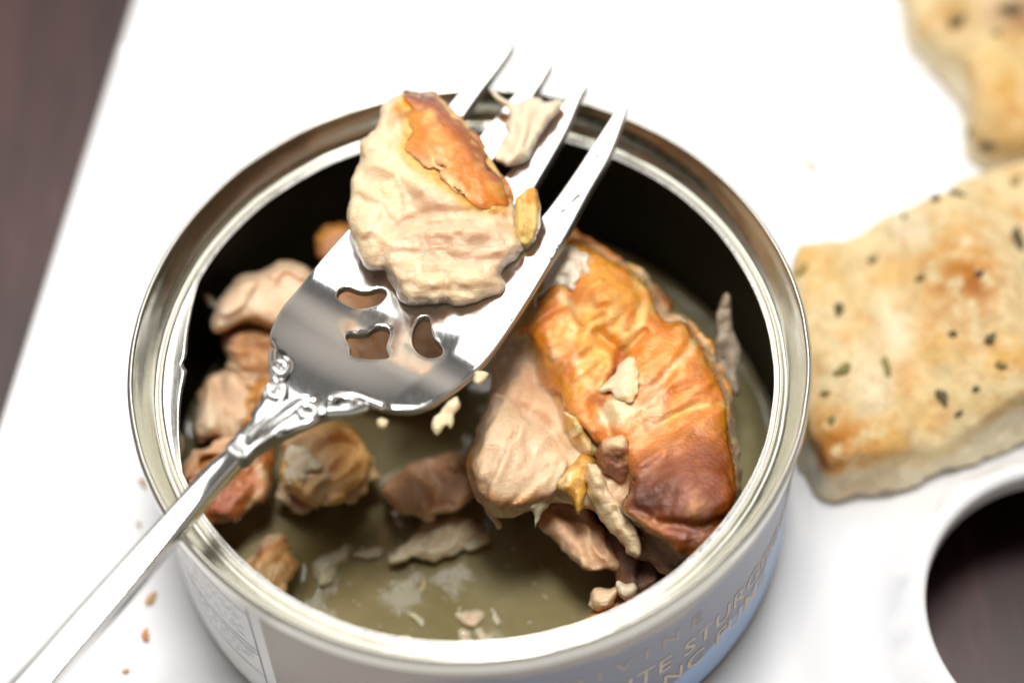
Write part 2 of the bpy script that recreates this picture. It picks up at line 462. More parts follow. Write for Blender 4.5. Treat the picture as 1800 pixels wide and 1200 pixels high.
# solid sheet with rounded edge from outline loops in plan
def sheet(outer, holes, ztop, thick, r, grid, keep=None):
    def ccw(p): return p if np.sum(p[:, 0] * np.roll(p[:, 1], -1) - np.roll(p[:, 0], -1) * p[:, 1]) > 0 else p[::-1]
    loops = [ccw(outer)] + [ccw(h)[::-1] for h in holes]
    nl = []
    for lp in loops:                               # outward normals (away from the solid)
        t = np.roll(lp, -1, 0) - np.roll(lp, 1, 0); t /= np.linalg.norm(t, axis=1)[:, None] + 1e-12
        nl.append(np.stack([t[:, 1], -t[:, 0]], 1))
    ins = [lp - nn * r for lp, nn in zip(loops, nl)]
    lo = ins[0].min(0); hi = ins[0].max(0)
    gx, gy = np.meshgrid(np.arange(lo[0], hi[0], grid), np.arange(lo[1], hi[1], grid * 0.866), indexing='ij')
    gx = gx + (np.arange(gx.shape[1]) % 2)[None, :] * grid * 0.5
    g = np.stack([gx.ravel(), gy.ravel()], 1)
    ok = inside(g, ins[0])
    for h in ins[1:]: ok &= ~inside(g, h)
    g = g[ok]
    for lp in ins: g = g[dpath(g, lp, True) > grid * 0.45]
    pts = np.vstack(ins + [g]); ed = []; k0 = 0
    for lp in ins:
        m = len(lp); ed += [(k0 + i, k0 + (i + 1) % m) for i in range(m)]; k0 += m
    vo, eo, fo, ov, _, _ = delaunay_2d_cdt([Vector(p) for p in pts], ed, [], 0, 1e-9, True)
    vo = np.array([tuple(v) for v in vo]); fo = np.array(fo)
    cen = vo[fo].mean(1); okf = inside(cen, ins[0])
    for h in ins[1:]: okf &= ~inside(cen, h)
    fo = fo[okf]
    mp = {}
    for new, olds in enumerate(ov):
        for q in olds: mp[q] = new
    zt = ztop(vo[:, 0], vo[:, 1]); th = thick(vo[:, 0], vo[:, 1])
    n0 = len(vo)
    V = [np.column_stack([vo, zt]), np.column_stack([vo, zt - th])]
    F = [list(map(int, f)) for f in fo] + [[int(f[2]) + n0, int(f[1]) + n0, int(f[0]) + n0] for f in fo]
    base = 2 * n0; k0 = 0
    for lp, nn in zip(ins, nl):
        m = len(lp); rows = [[mp[k0 + i] for i in range(m)]]
        zl = ztop(lp[:, 0], lp[:, 1]); tl = thick(lp[:, 0], lp[:, 1])
        for kk in range(1, 10):
            if kk <= 4: a = kk / 4 * math.pi / 2; off = r * math.sin(a); dz = -r * (1 - math.cos(a)) * np.ones(m)
            elif kk == 5: off = r; dz = -tl + r
            else: a = (kk - 5) / 4 * math.pi / 2; off = r * math.cos(a); dz = -tl + r * (1 - math.sin(a))
            if kk == 9: rows.append([mp[k0 + i] + n0 for i in range(m)]); continue
            p = lp + nn * off
            V.append(np.column_stack([p, zl + dz])); rows.append(list(range(base, base + m))); base += m
        for a_, b_ in zip(rows[:-1], rows[1:]):
            for i in range(m):
                j = (i + 1) % m
                F.append([a_[i], b_[i], b_[j], a_[j]])
        k0 += m
    return np.vstack(V), F

def tube(path, rad, ns=12):
    path = np.asarray(path, float); n = len(path); rad = np.broadcast_to(np.asarray(rad, float), (n,))
    t = np.gradient(path, axis=0); t /= np.linalg.norm(t, axis=1)[:, None] + 1e-12
    up = np.array([0.05, 0.02, 1.0]); s = np.cross(t, up); s /= np.linalg.norm(s, axis=1)[:, None]; u = np.cross(s, t)
    an = np.linspace(0, 2 * math.pi, ns, endpoint=False)
    V = (path[:, None] + rad[:, None, None] * (np.cos(an)[None, :, None] * s[:, None] + np.sin(an)[None, :, None] * u[:, None])).reshape(-1, 3)
    F = [[i * ns + k, i * ns + (k + 1) % ns, (i + 1) * ns + (k + 1) % ns, (i + 1) * ns + k] for i in range(n - 1) for k in range(ns)]
    c0 = len(V); V = np.vstack([V, path[0], path[-1]])
    F += [[c0, (k + 1) % ns, k] for k in range(ns)] + [[c0 + 1, (n - 1) * ns + k, (n - 1) * ns + (k + 1) % ns] for k in range(ns)]
    return V, F
def join(parts):
    V = []; F = []; o = 0
    for v, f in parts:
        V.append(np.asarray(v)); F += [[int(i) + o for i in q] for q in f]; o += len(v)
    return np.vstack(V), F

# ================================================================== SETTING
TZ = -1.7
V = []; F = []
nx = 24
for i in range(nx + 1):
    for j in range(nx + 1): V.append((-60 + 120 * i / nx, -45 + 110 * j / nx, TZ))
for i in range(nx):
    for j in range(nx): F.append([i * (nx + 1) + j, (i + 1) * (nx + 1) + j, (i + 1) * (nx + 1) + j + 1, i * (nx + 1) + j + 1])
tag(mesh_obj('table', V, F, M_wood), 'dark brown wooden table top under the white platter', None, None, 'structure')

# ------------------------------------------------------------------ platter with a round cut-out
HC = np.array([P((1627, 1080), 0.3)[0] + 1.98, P((1627, 1080), 0.3)[1] - 0.1]); HR = 1.98
e0 = P((235, 0), 0.45)[:2]; e1 = P((0, 740), 0.45)[:2]
ed = (e1 - e0) / np.linalg.norm(e1 - e0); en = np.array([-ed[1], ed[0]])      # en points off/on the platter
if en @ (np.array([0, 0]) - e0) < 0: en = -en
def plat_d(x, y): return (x - e0[0]) * en[0] + (y - e0[1]) * en[1]             # distance in from the left edge
def plat_z(x, y):
    d = plat_d(x, y)
    z = 0.45 * (1 - sstep(0, 2.6, d)) + 0.10 * np.exp(-((d - 0.12) / 0.16) ** 2)
    q = np.hypot(x - HC[0], y - HC[1]) - HR
    z = z + 0.56 * np.exp(-(np.maximum(q - 0.14, 0) / 0.22) ** 2) - 0.09 * np.exp(-((q - 1.0) / 0.5) ** 2)
    return z - 0.02
c1 = e0 - ed * 14; c2 = e1 + ed * 12
outer = np.array([c1, c2, c2 + en * 36, c1 + en * 36])
def round_rect(pts, r, step):
    out = []
    n = len(pts)
    for i in range(n):
        p0, p1, p2 = pts[i - 1], pts[i], pts[(i + 1) % n]
        a = (p0 - p1) / np.linalg.norm(p0 - p1); b_ = (p2 - p1) / np.linalg.norm(p2 - p1)
        for t in np.linspace(0, 1, 9): out.append((p1 + a * r) * (1 - t) ** 2 + 2 * t * (1 - t) * p1 + (p1 + b_ * r) * t * t)
    out = np.array(out); q = np.vstack([out, out[:1]])
    L = np.concatenate([[0], np.cumsum(np.linalg.norm(np.diff(q, axis=0), axis=1))]); m = int(L[-1] / step)
    t = np.linspace(0, L[-1], m, endpoint=False)
    return np.stack([np.interp(t, L, q[:, k]) for k in range(2)], 1)
ang = np.linspace(0, 2 * math.pi, 150, endpoint=False)
holeloop = HC + (HR + 0.16) * np.stack([np.cos(ang), np.sin(ang)], 1) * 1.0
platter = thing('platter', (0, 0, -0.5), 'large white rectangular porcelain platter under the open can and the bread', 'platter')
V, F = sheet(round_rect(outer, 1.5, 0.25), [HC + (HR) * np.stack([np.cos(ang), np.sin(ang)], 1)], plat_z, lambda x, y: 0.5 + 0 * x, 0.13, 0.3)
mesh_obj('plate', V, F, M_white, platter)
fr = round_rect(np.array([c1 + en * 5 + ed * 4, c2 + en * 5 - ed * 4, c2 + en * 33 - ed * 4, c1 + en * 33 + ed * 4]), 2, 0.5)
fi = round_rect(np.array([c1 + en * 5.6 + ed * 4.6, c2 + en * 5.6 - ed * 4.6, c2 + en * 32.4 - ed * 4.6, c1 + en * 32.4 + ed * 4.6]), 2, 0.5)
V, F = sheet(fr, [fi], lambda x, y: -0.5 + 0 * x, lambda x, y: -0.5 - TZ + 0 * x, 0.05, 0.4)
mesh_obj('foot_ring', V, F, M_white, platter)

# ------------------------------------------------------------------ the tin can
can = thing('tin_can', (0, 0, 0), 'opened round tin can with gold rim and blue grey lettered label on the platter', 'can')
def lz(p): return resample(p, 0.02)
seam = np.array([(4.10, H - 0.34), (4.155, H - 0.335), (4.19, H - 0.31), (4.20, H - 0.26), (4.20, H - 0.10), (4.192, H - 0.045), (4.17, H - 0.01), (4.15, H),
                 (4.128, H - 0.008), (4.112, H - 0.05), (4.075, H - 0.16), (4.025, H - 0.27), (3.985, H - 0.34), (3.94, H - 0.395), (3.90, H - 0.42), (3.872, H - 0.405), (3.853, H - 0.368), (3.838, H - 0.354), (3.822, H - 0.360), (3.808, H - 0.385), (3.80, H - 0.41)])
V, F = lathe('', resample(seam, 0.018), None, seg=360)
def dent(V):
    th = np.degrees(np.arctan2(V[:, 1], V[:, 0])); w = np.stack([np.cos(np.radians(th)) * 3, np.sin(np.radians(th)) * 3, 0 * th], 1)
    V = V.copy(); V[:, 2] += 0.012 * fbm(w * 1.3, 3, 2.0); s = 1 + 0.0022 * fbm(w * 2.1 + 5, 3, 4.0); V[:, :2] *= s[:, None]; return V
mesh_obj('rim', dent(V), F, M_can, can)
def lidmod(th, r, z):
    r = r.copy(); z = z.copy(); n = r.shape[1]
    jag = 0.005 * fbm(np.stack([th * 0.9, 0 * th, 0 * th], 1), 3, 5) + 0.006 * np.sin(np.radians(th) * 7)
    t = (th + 360) % 360
    flap = 0.24 * np.clip(1 - np.abs(t - 178) / 22.0, 0, 1) ** 0.8 * np.where(t > 178, 1, 1)
    nick = 0.05 * np.exp(-((t - 176) / 1.2) ** 2)
    k = np.linspace(0, 1, n)[None, :]; k = np.where(k > 0.5, 2 - 2 * k, 2 * k)           # 1 at the free edge
    r = r - (flap + jag - nick)[:, None] * k
    z = z + (0.05 * flap / 0.24 - 0.02 * nick / 0.05)[:, None] * k
    return r, z
cut = [(3.814, H - 0.39), (3.80, H - 0.408), (3.785, H - 0.402), (3.765, H - 0.388), (3.753, H - 0.382), (3.748, H - 0.388), (3.757, H - 0.398), (3.785, H - 0.414), (3.815, H - 0.42)]
V, F = lathe('', cut, None, seg=540, mod=lidmod)
mesh_obj('cut_lid_edge', dent(V), F, M_cut, can)
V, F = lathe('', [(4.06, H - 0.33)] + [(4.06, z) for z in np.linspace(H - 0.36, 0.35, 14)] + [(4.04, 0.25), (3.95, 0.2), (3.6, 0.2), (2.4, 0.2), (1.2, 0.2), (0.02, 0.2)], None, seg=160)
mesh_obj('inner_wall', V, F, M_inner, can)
V, F = lathe('', [(4.115, 0.22), (4.11, 0.16), (4.08, 0.09), (4.03, 0.03), (3.96, 0.005), (3.88, 0.005), (3.84, 0.03), (3.8, 0.10), (2, 0.12), (0.02, 0.12)], None, seg=160)
mesh_obj('base', V, F, M_can, can)
# label body: printed colours by angle and height
nt_, nz_ = 900, 90
th = np.linspace(-180, 180, nt_, endpoint=False); zz = np.linspace(0.2, H - 0.3, nz_)
TH, ZZ = np.meshgrid(th, zz, indexing='ij')
Rb = 4.115
bead = 0.0
V = np.stack([Rb * np.cos(np.radians(TH)), Rb * np.sin(np.radians(TH)), ZZ], -1).reshape(-1, 3)
F = [[i * nz_ + j, ((i + 1) % nt_) * nz_ + j, ((i + 1) % nt_) * nz_ + j + 1, i * nz_ + j + 1] for i in range(nt_) for j in range(nz_ - 1)]
t_, z_ = TH.ravel(), ZZ.ravel()
wv = fbm(np.stack([t_ * 0.12, z_ * 1.2, 0 * t_], 1), 4, 3)
colr = np.tile(np.array([0.36, 0.31, 0.265]), (len(t_), 1))
def lay(f, c_):
    global colr
    colr = colr + f[:, None] * (np.array(c_) - colr)
lay(sstep(-105, -86, t_) * (1 - sstep(2.52, 2.72, z_ + 0.10 * wv + 0.0035 * (t_ + 60))), (0.17, 0.18, 0.24))
lay((t_ > -100) * sstep(0.0, 0.16, 1.08 - 0.012 * (t_ + 45) * -1 - z_ + 0.16 * wv) * sstep(-100, -70, t_), (0.30, 0.43, 0.66))
lay((t_ < -129.0) * 1.0 + (t_ > 160), (0.80, 0.80, 0.80))
mesh_obj('label', V, F, M_label, can, col=colr)
# lettering wrapped round the can
def wrap_text(body, t0, zb, h, mat, name, spacing=1.0, xs=1.0, shear=0.0, rot=0.0):
    cu = bpy.data.curves.new(name, 'FONT'); cu.body = body; cu.size = 1.0; cu.space_character = spacing; cu.resolution_u = 4; cu.offset = 0.012
    o = bpy.data.objects.new(name, cu); COL.objects.link(o)
    me = o.to_mesh(); n = len(me.vertices); co = np.zeros(n * 3); me.vertices.foreach_get('co', co); co = co.reshape(-1, 3)
    fs = [list(p.vertices) for p in me.polygons]; o.to_mesh_clear(); bpy.data.objects.remove(o); bpy.data.curves.remove(cu)
    s = h / 0.69
    x = co[:, 0] * s * xs + shear * co[:, 1] * s; z = zb + co[:, 1] * s + x * rot
    a = math.radians(t0) + x / Rb; R = Rb + 0.004
    V = np.stack([R * np.cos(a), R * np.sin(a), z], 1)
    return mesh_obj(name, V, fs, mat, can, smooth=False)
wrap_text('DIVINE', -77.5, 2.04, 0.27, M_ink_dim, 'lettering', 1.75, 1.0)
wrap_text('WHITE STURGEON', -77.6, 1.38, 0.36, M_ink_tan, 'lettering', 1.12, 0.86)
wrap_text('BLANC FUMÉ', -70.5, 0.88, 0.34, M_ink_tan, 'lettering', 1.12, 0.92)
# fine print on the white panel: rules and tiny lines of text
rules = []
def rule(t0, t1, z0, z1, wd):
    n = 40; aa = np.radians(np.linspace(t0, t1, n)); z = np.linspace(z0, z1, n); R = Rb + 0.004
    V = np.concatenate([np.stack([R * np.cos(aa), R * np.sin(aa), z - wd], 1), np.stack([R * np.cos(aa), R * np.sin(aa), z + wd], 1)])
    return V, [[i, i + 1, n + i + 1, n + i] for i in range(n - 1)]
for z in (2.58, 1.62, 1.5, 0.9): rules.append(rule(-170, -131.5, z, z, 0.010))
V1 = [(Rb + .004) * np.array([math.cos(math.radians(t)), math.sin(math.radians(t))]) for t in (-131.9, -131.5)]
rules.append((np.array([(*V1[0], 0.4), (*V1[1], 0.4), (*V1[1], 2.85), (*V1[0], 2.85)]), [[0, 1, 2, 3]]))
V, F = join(rules); mesh_obj('printed_rules', V, F, M_ink_blue, can, smooth=False)
dash = []; rnd = random.Random(4)
rules = dash
for z in (2.40, 2.30, 2.20, 2.02, 1.92, 1.80, 1.40, 1.30, 1.20, 1.08):
    t0 = -168.0
    while t0 < -135:
        w_ = rnd.uniform(0.7, 2.4); rules.append(rule(t0, t0 + w_, z, z, rnd.uniform(0.006, 0.011))); t0 += w_ + rnd.uniform(0.4, 0.9)
        if rnd.random() < 0.04: t0 += 4
V, F = join(dash); mesh_obj('small_print', V, F, flat_mat('pale_ink', (0.52, 0.53, 0.60)), can, smooth=False)

# ------------------------------------------------------------------ fork
def zfun_axis():
    O = P((500, 700), H + 0.3)[:2]; A = P((320, 900), H + 0.3)[:2]; B = P((1000, 130), H + 0.3)[:2]
    dr = (B - A) / np.linalg.norm(B - A); return O, dr, np.array([dr[1], -dr[0]])
FO, FD, FN = zfun_axis()
KS = np.array([-12, -5, -3.2, -1.9, -0.9, -0.3, 0.3, 0.9, 1.45, 1.95, 2.8, 3.8, 5.0, 5.6, 6.2, 7.0])
KZ = np.array([-0.1, 0.22, 0.28, 0.36, 0.63, 0.765, 0.65, 0.42, 0.19, 0.10, 0.135, 0.19, 0.265, 0.33, 0.44, 0.66]) + H
_kk = smooth_poly(np.stack([KS, KZ], 1), False, 0.02, 12)
def fork_s(x, y): return (x - FO[0]) * FD[0] + (y - FO[1]) * FD[1]
def fork_v(x, y): return (x - FO[0]) * FN[0] + (y - FO[1]) * FN[1]
def fork_z(x, y):
    s = fork_s(x, y); v = fork_v(x, y)
    return np.interp(s, _kk[:, 0], _kk[:, 1]) + 0.06 * np.minimum(np.abs(v) / 0.95, 1.3) ** 2 * sstep(0.2, 1.2, s) * (1 - 0.6 * sstep(3.5, 5.5, s))
fork = thing('fork', P((780, 480), H), 'polished steel fork with pierced scrolled neck lying across the can rim', 'fork')
OUT = [(474, 593), (477, 575), (493, 543), (517, 514), (540, 485), (569, 450), (612, 402), (660, 345), (710, 285), (755, 228), (790, 183), (810, 160), (850, 120), (885, 89), (899, 75), (903, 77), (890, 100), (868, 130), (843, 163), (813, 207), (790, 250), (775, 285), (772, 302), (782, 309), (798, 300), (812, 281), (840, 243), (872, 205), (900, 170), (930, 140), (957, 117), (967, 110), (969, 114), (955, 140), (940, 163), (915, 205), (890, 240), (867, 280), (848, 318), (843, 342), (852, 350), (866, 342), (897, 297), (950, 230), (993, 177), (1018, 154), (1029, 147), (1032, 151), (1020, 172), (997, 227), (968, 280), (943, 323), (922, 362), (918, 385), (928, 395), (942, 390), (967, 362), (1005, 310), (1043, 253), (1083, 193), (1092, 181), (1099, 178), (1103, 186), (1090, 227), (1070, 277), (1037, 335), (997, 410), (943, 503), (900, 570), (870, 613), (843, 645), (803, 680), (765, 706), (735, 718), (706, 720), (677, 716), (650, 709),
       (632, 714), (604, 720), (575, 726), (550, 734), (524, 745), (498, 757), (474, 770), (450, 786), (425, 806), (396, 786), (420, 757), (444, 731), (460, 706), (470, 686), (477, 664), (478, 645), (483, 630), (485, 618), (480, 606)]
def z3(pts): return [(400 + x / 3.428, 450 + y / 3.428) for x, y in pts]
HOLES = [z3([(660, 240), (672, 205), (700, 187), (730, 187), (770, 203), (815, 212), (860, 207), (905, 195), (940, 200), (955, 220), (945, 250), (915, 280), (870, 300), (815, 311), (765, 308), (715, 290), (680, 268)]),
         z3([(718, 470), (740, 463), (790, 466), (840, 460), (870, 440), (905, 423), (945, 424), (972, 445), (975, 475), (962, 510), (955, 540), (962, 580), (970, 600), (945, 615), (880, 620), (820, 617), (775, 612), (745, 600), (738, 570), (740, 545), (725, 520), (715, 495)]),
         z3([(1120, 520), (1118, 470), (1130, 420), (1155, 375), (1185, 362), (1212, 372), (1222, 405), (1228, 450), (1245, 495), (1275, 525), (1293, 555), (1290, 585), (1265, 605), (1225, 613), (1185, 605), (1150, 580), (1128, 550)])]
def plan(pts): return np.array([Pf(p, fork_z)[:2] for p in pts])
po = smooth_poly(plan(OUT), True, 0.03, 5); ph = [smooth_poly(plan(h), True, 0.025, 5) for h in HOLES]
def fork_th(x, y):
    s = fork_s(x, y); return 0.13 + 0.12 * (1 - sstep(-0.6, 0.7, s)) + 0.07 * sstep(3.2, 4.0, s)
V, F = sheet(po, ph, fork_z, fork_th, 0.024, 0.05)
# split into head and four tines along the roots, with common normals
me = bpy.data.meshes.new('tmp'); me.from_pydata(V.tolist(), [], F); me.update()
VN = np.zeros(len(V) * 3); me.vertices.foreach_get('normal', VN); VN = VN.reshape(-1, 3); bpy.data.meshes.remove(me)
cen = np.array([V[f].mean(0) for f in F]); cs_, cv_ = fork_s(cen[:, 0], cen[:, 1]), fork_v(cen[:, 0], cen[:, 1])
rt = [plan([p])[0] for p in ((775, 305), (846, 347), (922, 393))]
rv = [fork_v(*p) for p in rt]; rs = min(fork_s(*p) for p in rt) + 0.12
tips = [fork_v(*plan([p])[0]) for p in ((903, 77), (967, 112), (1030, 148), (1100, 180))]
lab = np.zeros(len(F), int)
on = cs_ > rs
lab[on] = 1 + (cv_[on][:, None] > np.array(rv)[None, :]).sum(1)
for L in range(5):
    fi_ = [F[i] for i in np.nonzero(lab == L)[0]]
    used = np.unique([q for f in fi_ for q in f]); mp = {int(q): i for i, q in enumerate(used)}
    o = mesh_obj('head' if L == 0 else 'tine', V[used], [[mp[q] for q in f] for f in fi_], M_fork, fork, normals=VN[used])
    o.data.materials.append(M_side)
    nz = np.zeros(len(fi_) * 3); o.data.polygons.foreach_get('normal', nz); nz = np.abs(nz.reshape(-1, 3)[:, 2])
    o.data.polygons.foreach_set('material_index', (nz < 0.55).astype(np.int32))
# handle: flat-topped bar swept from the neck out over the rim
ST = [((-560, 1800), (-395, 1800), -0.20, .28), ((-330, 1545), (-180, 1545), -0.06, .28), ((12, 1200), (87, 1200), 0.22, .27), ((150, 1050), (214, 1050), 0.27, .27), ((292, 896), (342, 896), 0.35, .26), ((360, 818), (402, 826), .47, .25), ((427, 766), (459, 769), .63, .24), ((462, 735), (492, 745), .73, .2), ((497, 705), (517, 715), .76, .10)]
pl_ = []; 
for l, r_, dz, tk in ST: pl_.append(np.concatenate([P(l, H + dz), P(r_, H + dz), [tk]]))
st = smooth_poly(np.array(pl_), False, 0.08, 10)
sec = [(-0.5, -0.05), (-0.44, -0.012), (-0.36, 0.0), (-0.12, 0.008), (0.12, 0.008), (0.36, 0), (0.44, -0.012), (0.5, -0.05)]
Vh = []
for q in st:
    a_, b_, tk = q[:3], q[3:6], q[6]; mid = (a_ + b_) / 2; ax = b_ - a_; wd = np.linalg.norm(ax) * 1.08; ax /= np.linalg.norm(ax)
    t2 = tk + 0.03
    ring = [(x * wd, y) for x, y in sec] + [(0.52 * wd, -0.5 * t2), (0.47 * wd, -0.85 * t2), (0.3 * wd, -t2), (-0.3 * wd, -t2), (-0.47 * wd, -0.85 * t2), (-0.52 * wd, -0.5 * t2)]
    Vh += [mid + ax * x + np.array([0, 0, y]) for x, y in ring]
n_ = len(sec) + 6; m_ = len(st)
Fh = [[i * n_ + k, i * n_ + (k + 1) % n_, (i + 1) * n_ + (k + 1) % n_, (i + 1) * n_ + k] for i in range(m_ - 1) for k in range(n_)] + [list(range(n_ - 1, -1, -1)), list(range((m_ - 1) * n_, m_ * n_))]
ho = mesh_obj('handle', np.array(Vh), Fh, M_fork, fork)
# scrolled ornament on the neck
def on_fork(pts, lift): 
    out = []
    for p in pts:
        q = Pf(p, fork_z); out.append((q[0], q[1], q[2] + lift))
    return np.array(out)
def spiral(c, r0, r1, a0, a1, n=26, sq=0.83):
    t = np.linspace(0, 1, n); a = np.radians(a0 + (a1 - a0) * t); r = r0 + (r1 - r0) * t
    return [(c[0] + r[i] * math.cos(a[i]), c[1] - sq * r[i] * math.sin(a[i])) for i in range(n)]
def scroll(paths):
    ps = []
    for pts, r0, r1, lift in paths:
        p = smooth_poly(on_fork(pts, lift), False, 0.015, 4); n = len(p); t = np.linspace(0, 1, n)
        ps.append(tube(p + np.array([0, 0, 0.018]), 1.15 * (r0 + (r1 - r0) * t) * np.sqrt(np.clip(np.minimum(t, 1 - t) * 12, 0.04, 1)), 12))
    V, F = join(ps); return mesh_obj('scroll', V, F, M_fork, fork)
scroll([(spiral((494, 646), 20, 5, 100, -420), 0.035, 0.05, -0.005), ([(480, 612), (479, 630), (480, 650), (484, 668), (492, 676)], 0.045, 0.05, -0.03)])
scroll([(spiral((482, 690), 17, 4, 75, -330), 0.03, 0.045, 0.0), ([(496, 672), (500, 690), (490, 712), (470, 732), (448, 752)], 0.045, 0.02, -0.01), ([(476, 672), (468, 690), (456, 714), (440, 735)], 0.05, 0.03, -0.03)])
scroll([(spiral((604, 712), 30, 7, 165, -160, sq=0.5), 0.045, 0.05, -0.005), ([(570, 722), (590, 722), (620, 720), (648, 712)], 0.07, 0.05, -0.03), ([(575, 700), (600, 694), (630, 698), (655, 708), (680, 717)], 0.03, 0.05, -0.01)])
scroll([(spiral((538, 727), 22, 5, 120, -260, sq=0.6), 0.04, 0.05, 0.0), ([(562, 712), (552, 706), (530, 712), (508, 728), (480, 748), (455, 768)], 0.045, 0.03, 0.0), ([(560, 728), (540, 742), (512, 752), (484, 764)], 0.06, 0.04, -0.03)])
scroll([([(556, 702), (530, 700), (502, 712), (476, 734), (452, 758), (430, 782)], 0.03, 0.05, 0.005)])

m, nt, b, v = new_mat('dark_reflection_metal'); M_dark_refl = m  # dark reflections beside the scrolls, put in as thin dark metal tubes
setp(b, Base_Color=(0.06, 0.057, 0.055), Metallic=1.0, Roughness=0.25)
def add_reflection_lines(paths, r=0.022, lift=0.02):
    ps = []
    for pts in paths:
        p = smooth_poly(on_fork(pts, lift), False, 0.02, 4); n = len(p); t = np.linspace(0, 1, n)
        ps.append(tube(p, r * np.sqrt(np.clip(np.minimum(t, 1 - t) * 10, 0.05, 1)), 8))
    V, F = join(ps); mesh_obj('dark_reflection_lines', V, F, M_dark_refl, fork)
add_reflection_lines([spiral((494, 646), 24, 13, 60, -200), [(488, 616), (500, 622), (508, 640), (508, 660), (498, 672)], [(500, 676), (506, 692), (494, 716), (474, 738), (446, 764)], [(466, 690), (458, 712), (442, 734)],
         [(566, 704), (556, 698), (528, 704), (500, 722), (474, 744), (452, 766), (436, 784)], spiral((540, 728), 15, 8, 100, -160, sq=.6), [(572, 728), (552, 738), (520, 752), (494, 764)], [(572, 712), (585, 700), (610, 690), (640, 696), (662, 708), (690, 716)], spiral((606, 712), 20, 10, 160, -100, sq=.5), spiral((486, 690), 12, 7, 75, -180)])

# ================================================================== FOOD
CREAM = (0.88, 0.66, 0.405); PINK = (0.82, 0.50, 0.29); TAN = (0.62, 0.37, 0.17); ORANGE = (0.80, 0.225, 0.003); GOLD = (0.86, 0.36, 0.012)
DEEP = (0.44, 0.10, 0.010); BROWN = (0.13, 0.030, 0.006); VEIN = (0.84, 0.52, 0.14); WHITE = (0.86, 0.72, 0.52)
def in_can(X): return (np.hypot(X[:, 0], X[:, 1]) - 3.98) * 0.9
def on_steel(X): return fork_z(X[:, 0], X[:, 1]) + 0.004 - X[:, 2]
def off_floor(X): return 0.25 - X[:, 2]
def can_clip(X): return np.maximum(in_can(X), off_floor(X))
FIB = ((2.6, 0.10, None), (7.0, 0.05, (1, 0.2, 0.1)), (14.0, 0.02, (1, 0.2, 0.1)))
def fibres(u, a=1.0): return ((2.4, 0.07 * a, None), (7.0, 0.04 * a, u), (15.0, 0.014 * a, u))

# ---- the piece on the fork
t = thing('fish_piece', P((780, 450), H + 0.2), 'smoked fish piece with glossy orange skin resting on the fork', 'fish')
MEAT = [(710, 160), (737, 163), (760, 162), (778, 174), (793, 193), (817, 212), (837, 243), (857, 270), (873, 297), (887, 327), (896, 350), (908, 372), (912, 400), (920, 435), (910, 442), (902, 460), (884, 475), (890, 493), (885, 513), (863, 523), (833, 533), (803, 537), (777, 533), (730, 537), (707, 527), (697, 507), (687, 490), (678, 473), (660, 474), (640, 467), (630, 447), (622, 424), (613, 403), (608, 373), (617, 343), (622, 310), (640, 283), (632, 267), (630, 250), (653, 230), (667, 200), (670, 183), (690, 168)]
BLOCK = [(690, 432), (700, 414), (725, 404), (790, 396), (860, 402), (905, 412), (925, 440), (905, 462), (886, 478), (895, 495), (885, 520), (833, 538), (777, 538), (725, 542), (700, 527), (690, 500), (680, 470)]
SKINF = [(704, 150), (737, 158), (762, 156), (780, 172), (795, 190), (820, 210), (840, 240), (860, 270), (876, 297), (890, 327), (902, 352), (898, 366), (872, 360), (850, 366), (828, 358), (810, 342), (793, 334), (775, 320), (768, 300), (752, 303), (737, 290), (722, 272), (708, 258), (712, 240), (724, 230), (718, 208), (722, 190), (712, 172)]
FM = [('step', BLOCK, 0.12, 7), ('bump', (790, 350), 90, 45, -55, 0.22), ('bump', (650, 330), 45, 60, 70, -0.10), ('bump', (700, 220), 35, 40, 0, -0.16),
      ('crease', [(690, 262), (705, 240), (700, 205)], 10, -0.10), ('crease', [(640, 283), (690, 300), (740, 330), (770, 360)], 12, 0.10), ('crease', [(700, 395), (760, 372), (830, 372), (900, 384)], 9, -0.13),
      ('crease', [(620, 345), (660, 360), (700, 400)], 8, -0.08), ('crease', [(630, 400), (665, 410), (690, 430)], 9, 0.09), ('crease', [(705, 440), (770, 452), (860, 455), (900, 450)], 7, -0.07), ('crease', [(700, 495), (780, 505), (880, 500)], 8, -0.06),
      ('ripple', 8.0, -4, 0.035, [(690, 385), (800, 372), (910, 385), (930, 440), (890, 540), (700, 535), (675, 440)]), ('flakes', 2.4, 86, 0.055, [(690, 385), (800, 372), (910, 385), (930, 440), (890, 540), (700, 535), (675, 440)]), ('flakes', 2.2, 20, 0.04, [(600, 380), (620, 290), (690, 270), (760, 340), (700, 400), (680, 470), (620, 440)])]
FM = [(*f_[:-1], f_[-1] * 0.7) if f_[0] == 'crease' else f_ for f_ in FM]
make_chunk('flesh', MEAT, H + 0.42, 0.62, 0.30, 0.5, 0.36, FM + [('step', SKINF, -0.09, 12)], CREAM,
           [('noise', (1.2, 1.2, 1.2), 0.0, 0.4, (0.80, 0.55, 0.36), 0.8), ('poly', [(700, 395), (800, 380), (905, 400), (890, 470), (760, 480), (700, 450)], 18, (0.78, 0.52, 0.33), 8), ('spot', (770, 350), 40, (0.78, 0.50, 0.33), 0.7),
            ('noise', (4, 4, 4), 0.1, 0.45, (0.84, 0.70, 0.50), 0.7), ('poly', [(700, 155), (770, 150), (840, 235), (905, 352), (880, 376), (820, 370), (765, 325), (720, 300), (695, 262), (706, 225), (698, 190)], 11, (0.82, 0.46, 0.12), 8), ('line', [(695, 190), (725, 178), (740, 190)], 12, GOLD, 6), ('spot', (722, 465), 10, (0.75, 0.50, 0.14), 0.5), ('spot', (625, 355), 22, (0.80, 0.66, 0.40), .6)],
           ns=((2.2, 0.05, None), (3.8, 0.038, None, 'b'), (9.0, 0.014, None, 'b')), vox=0.026, parent=t, seed=1.7, clip=on_steel)
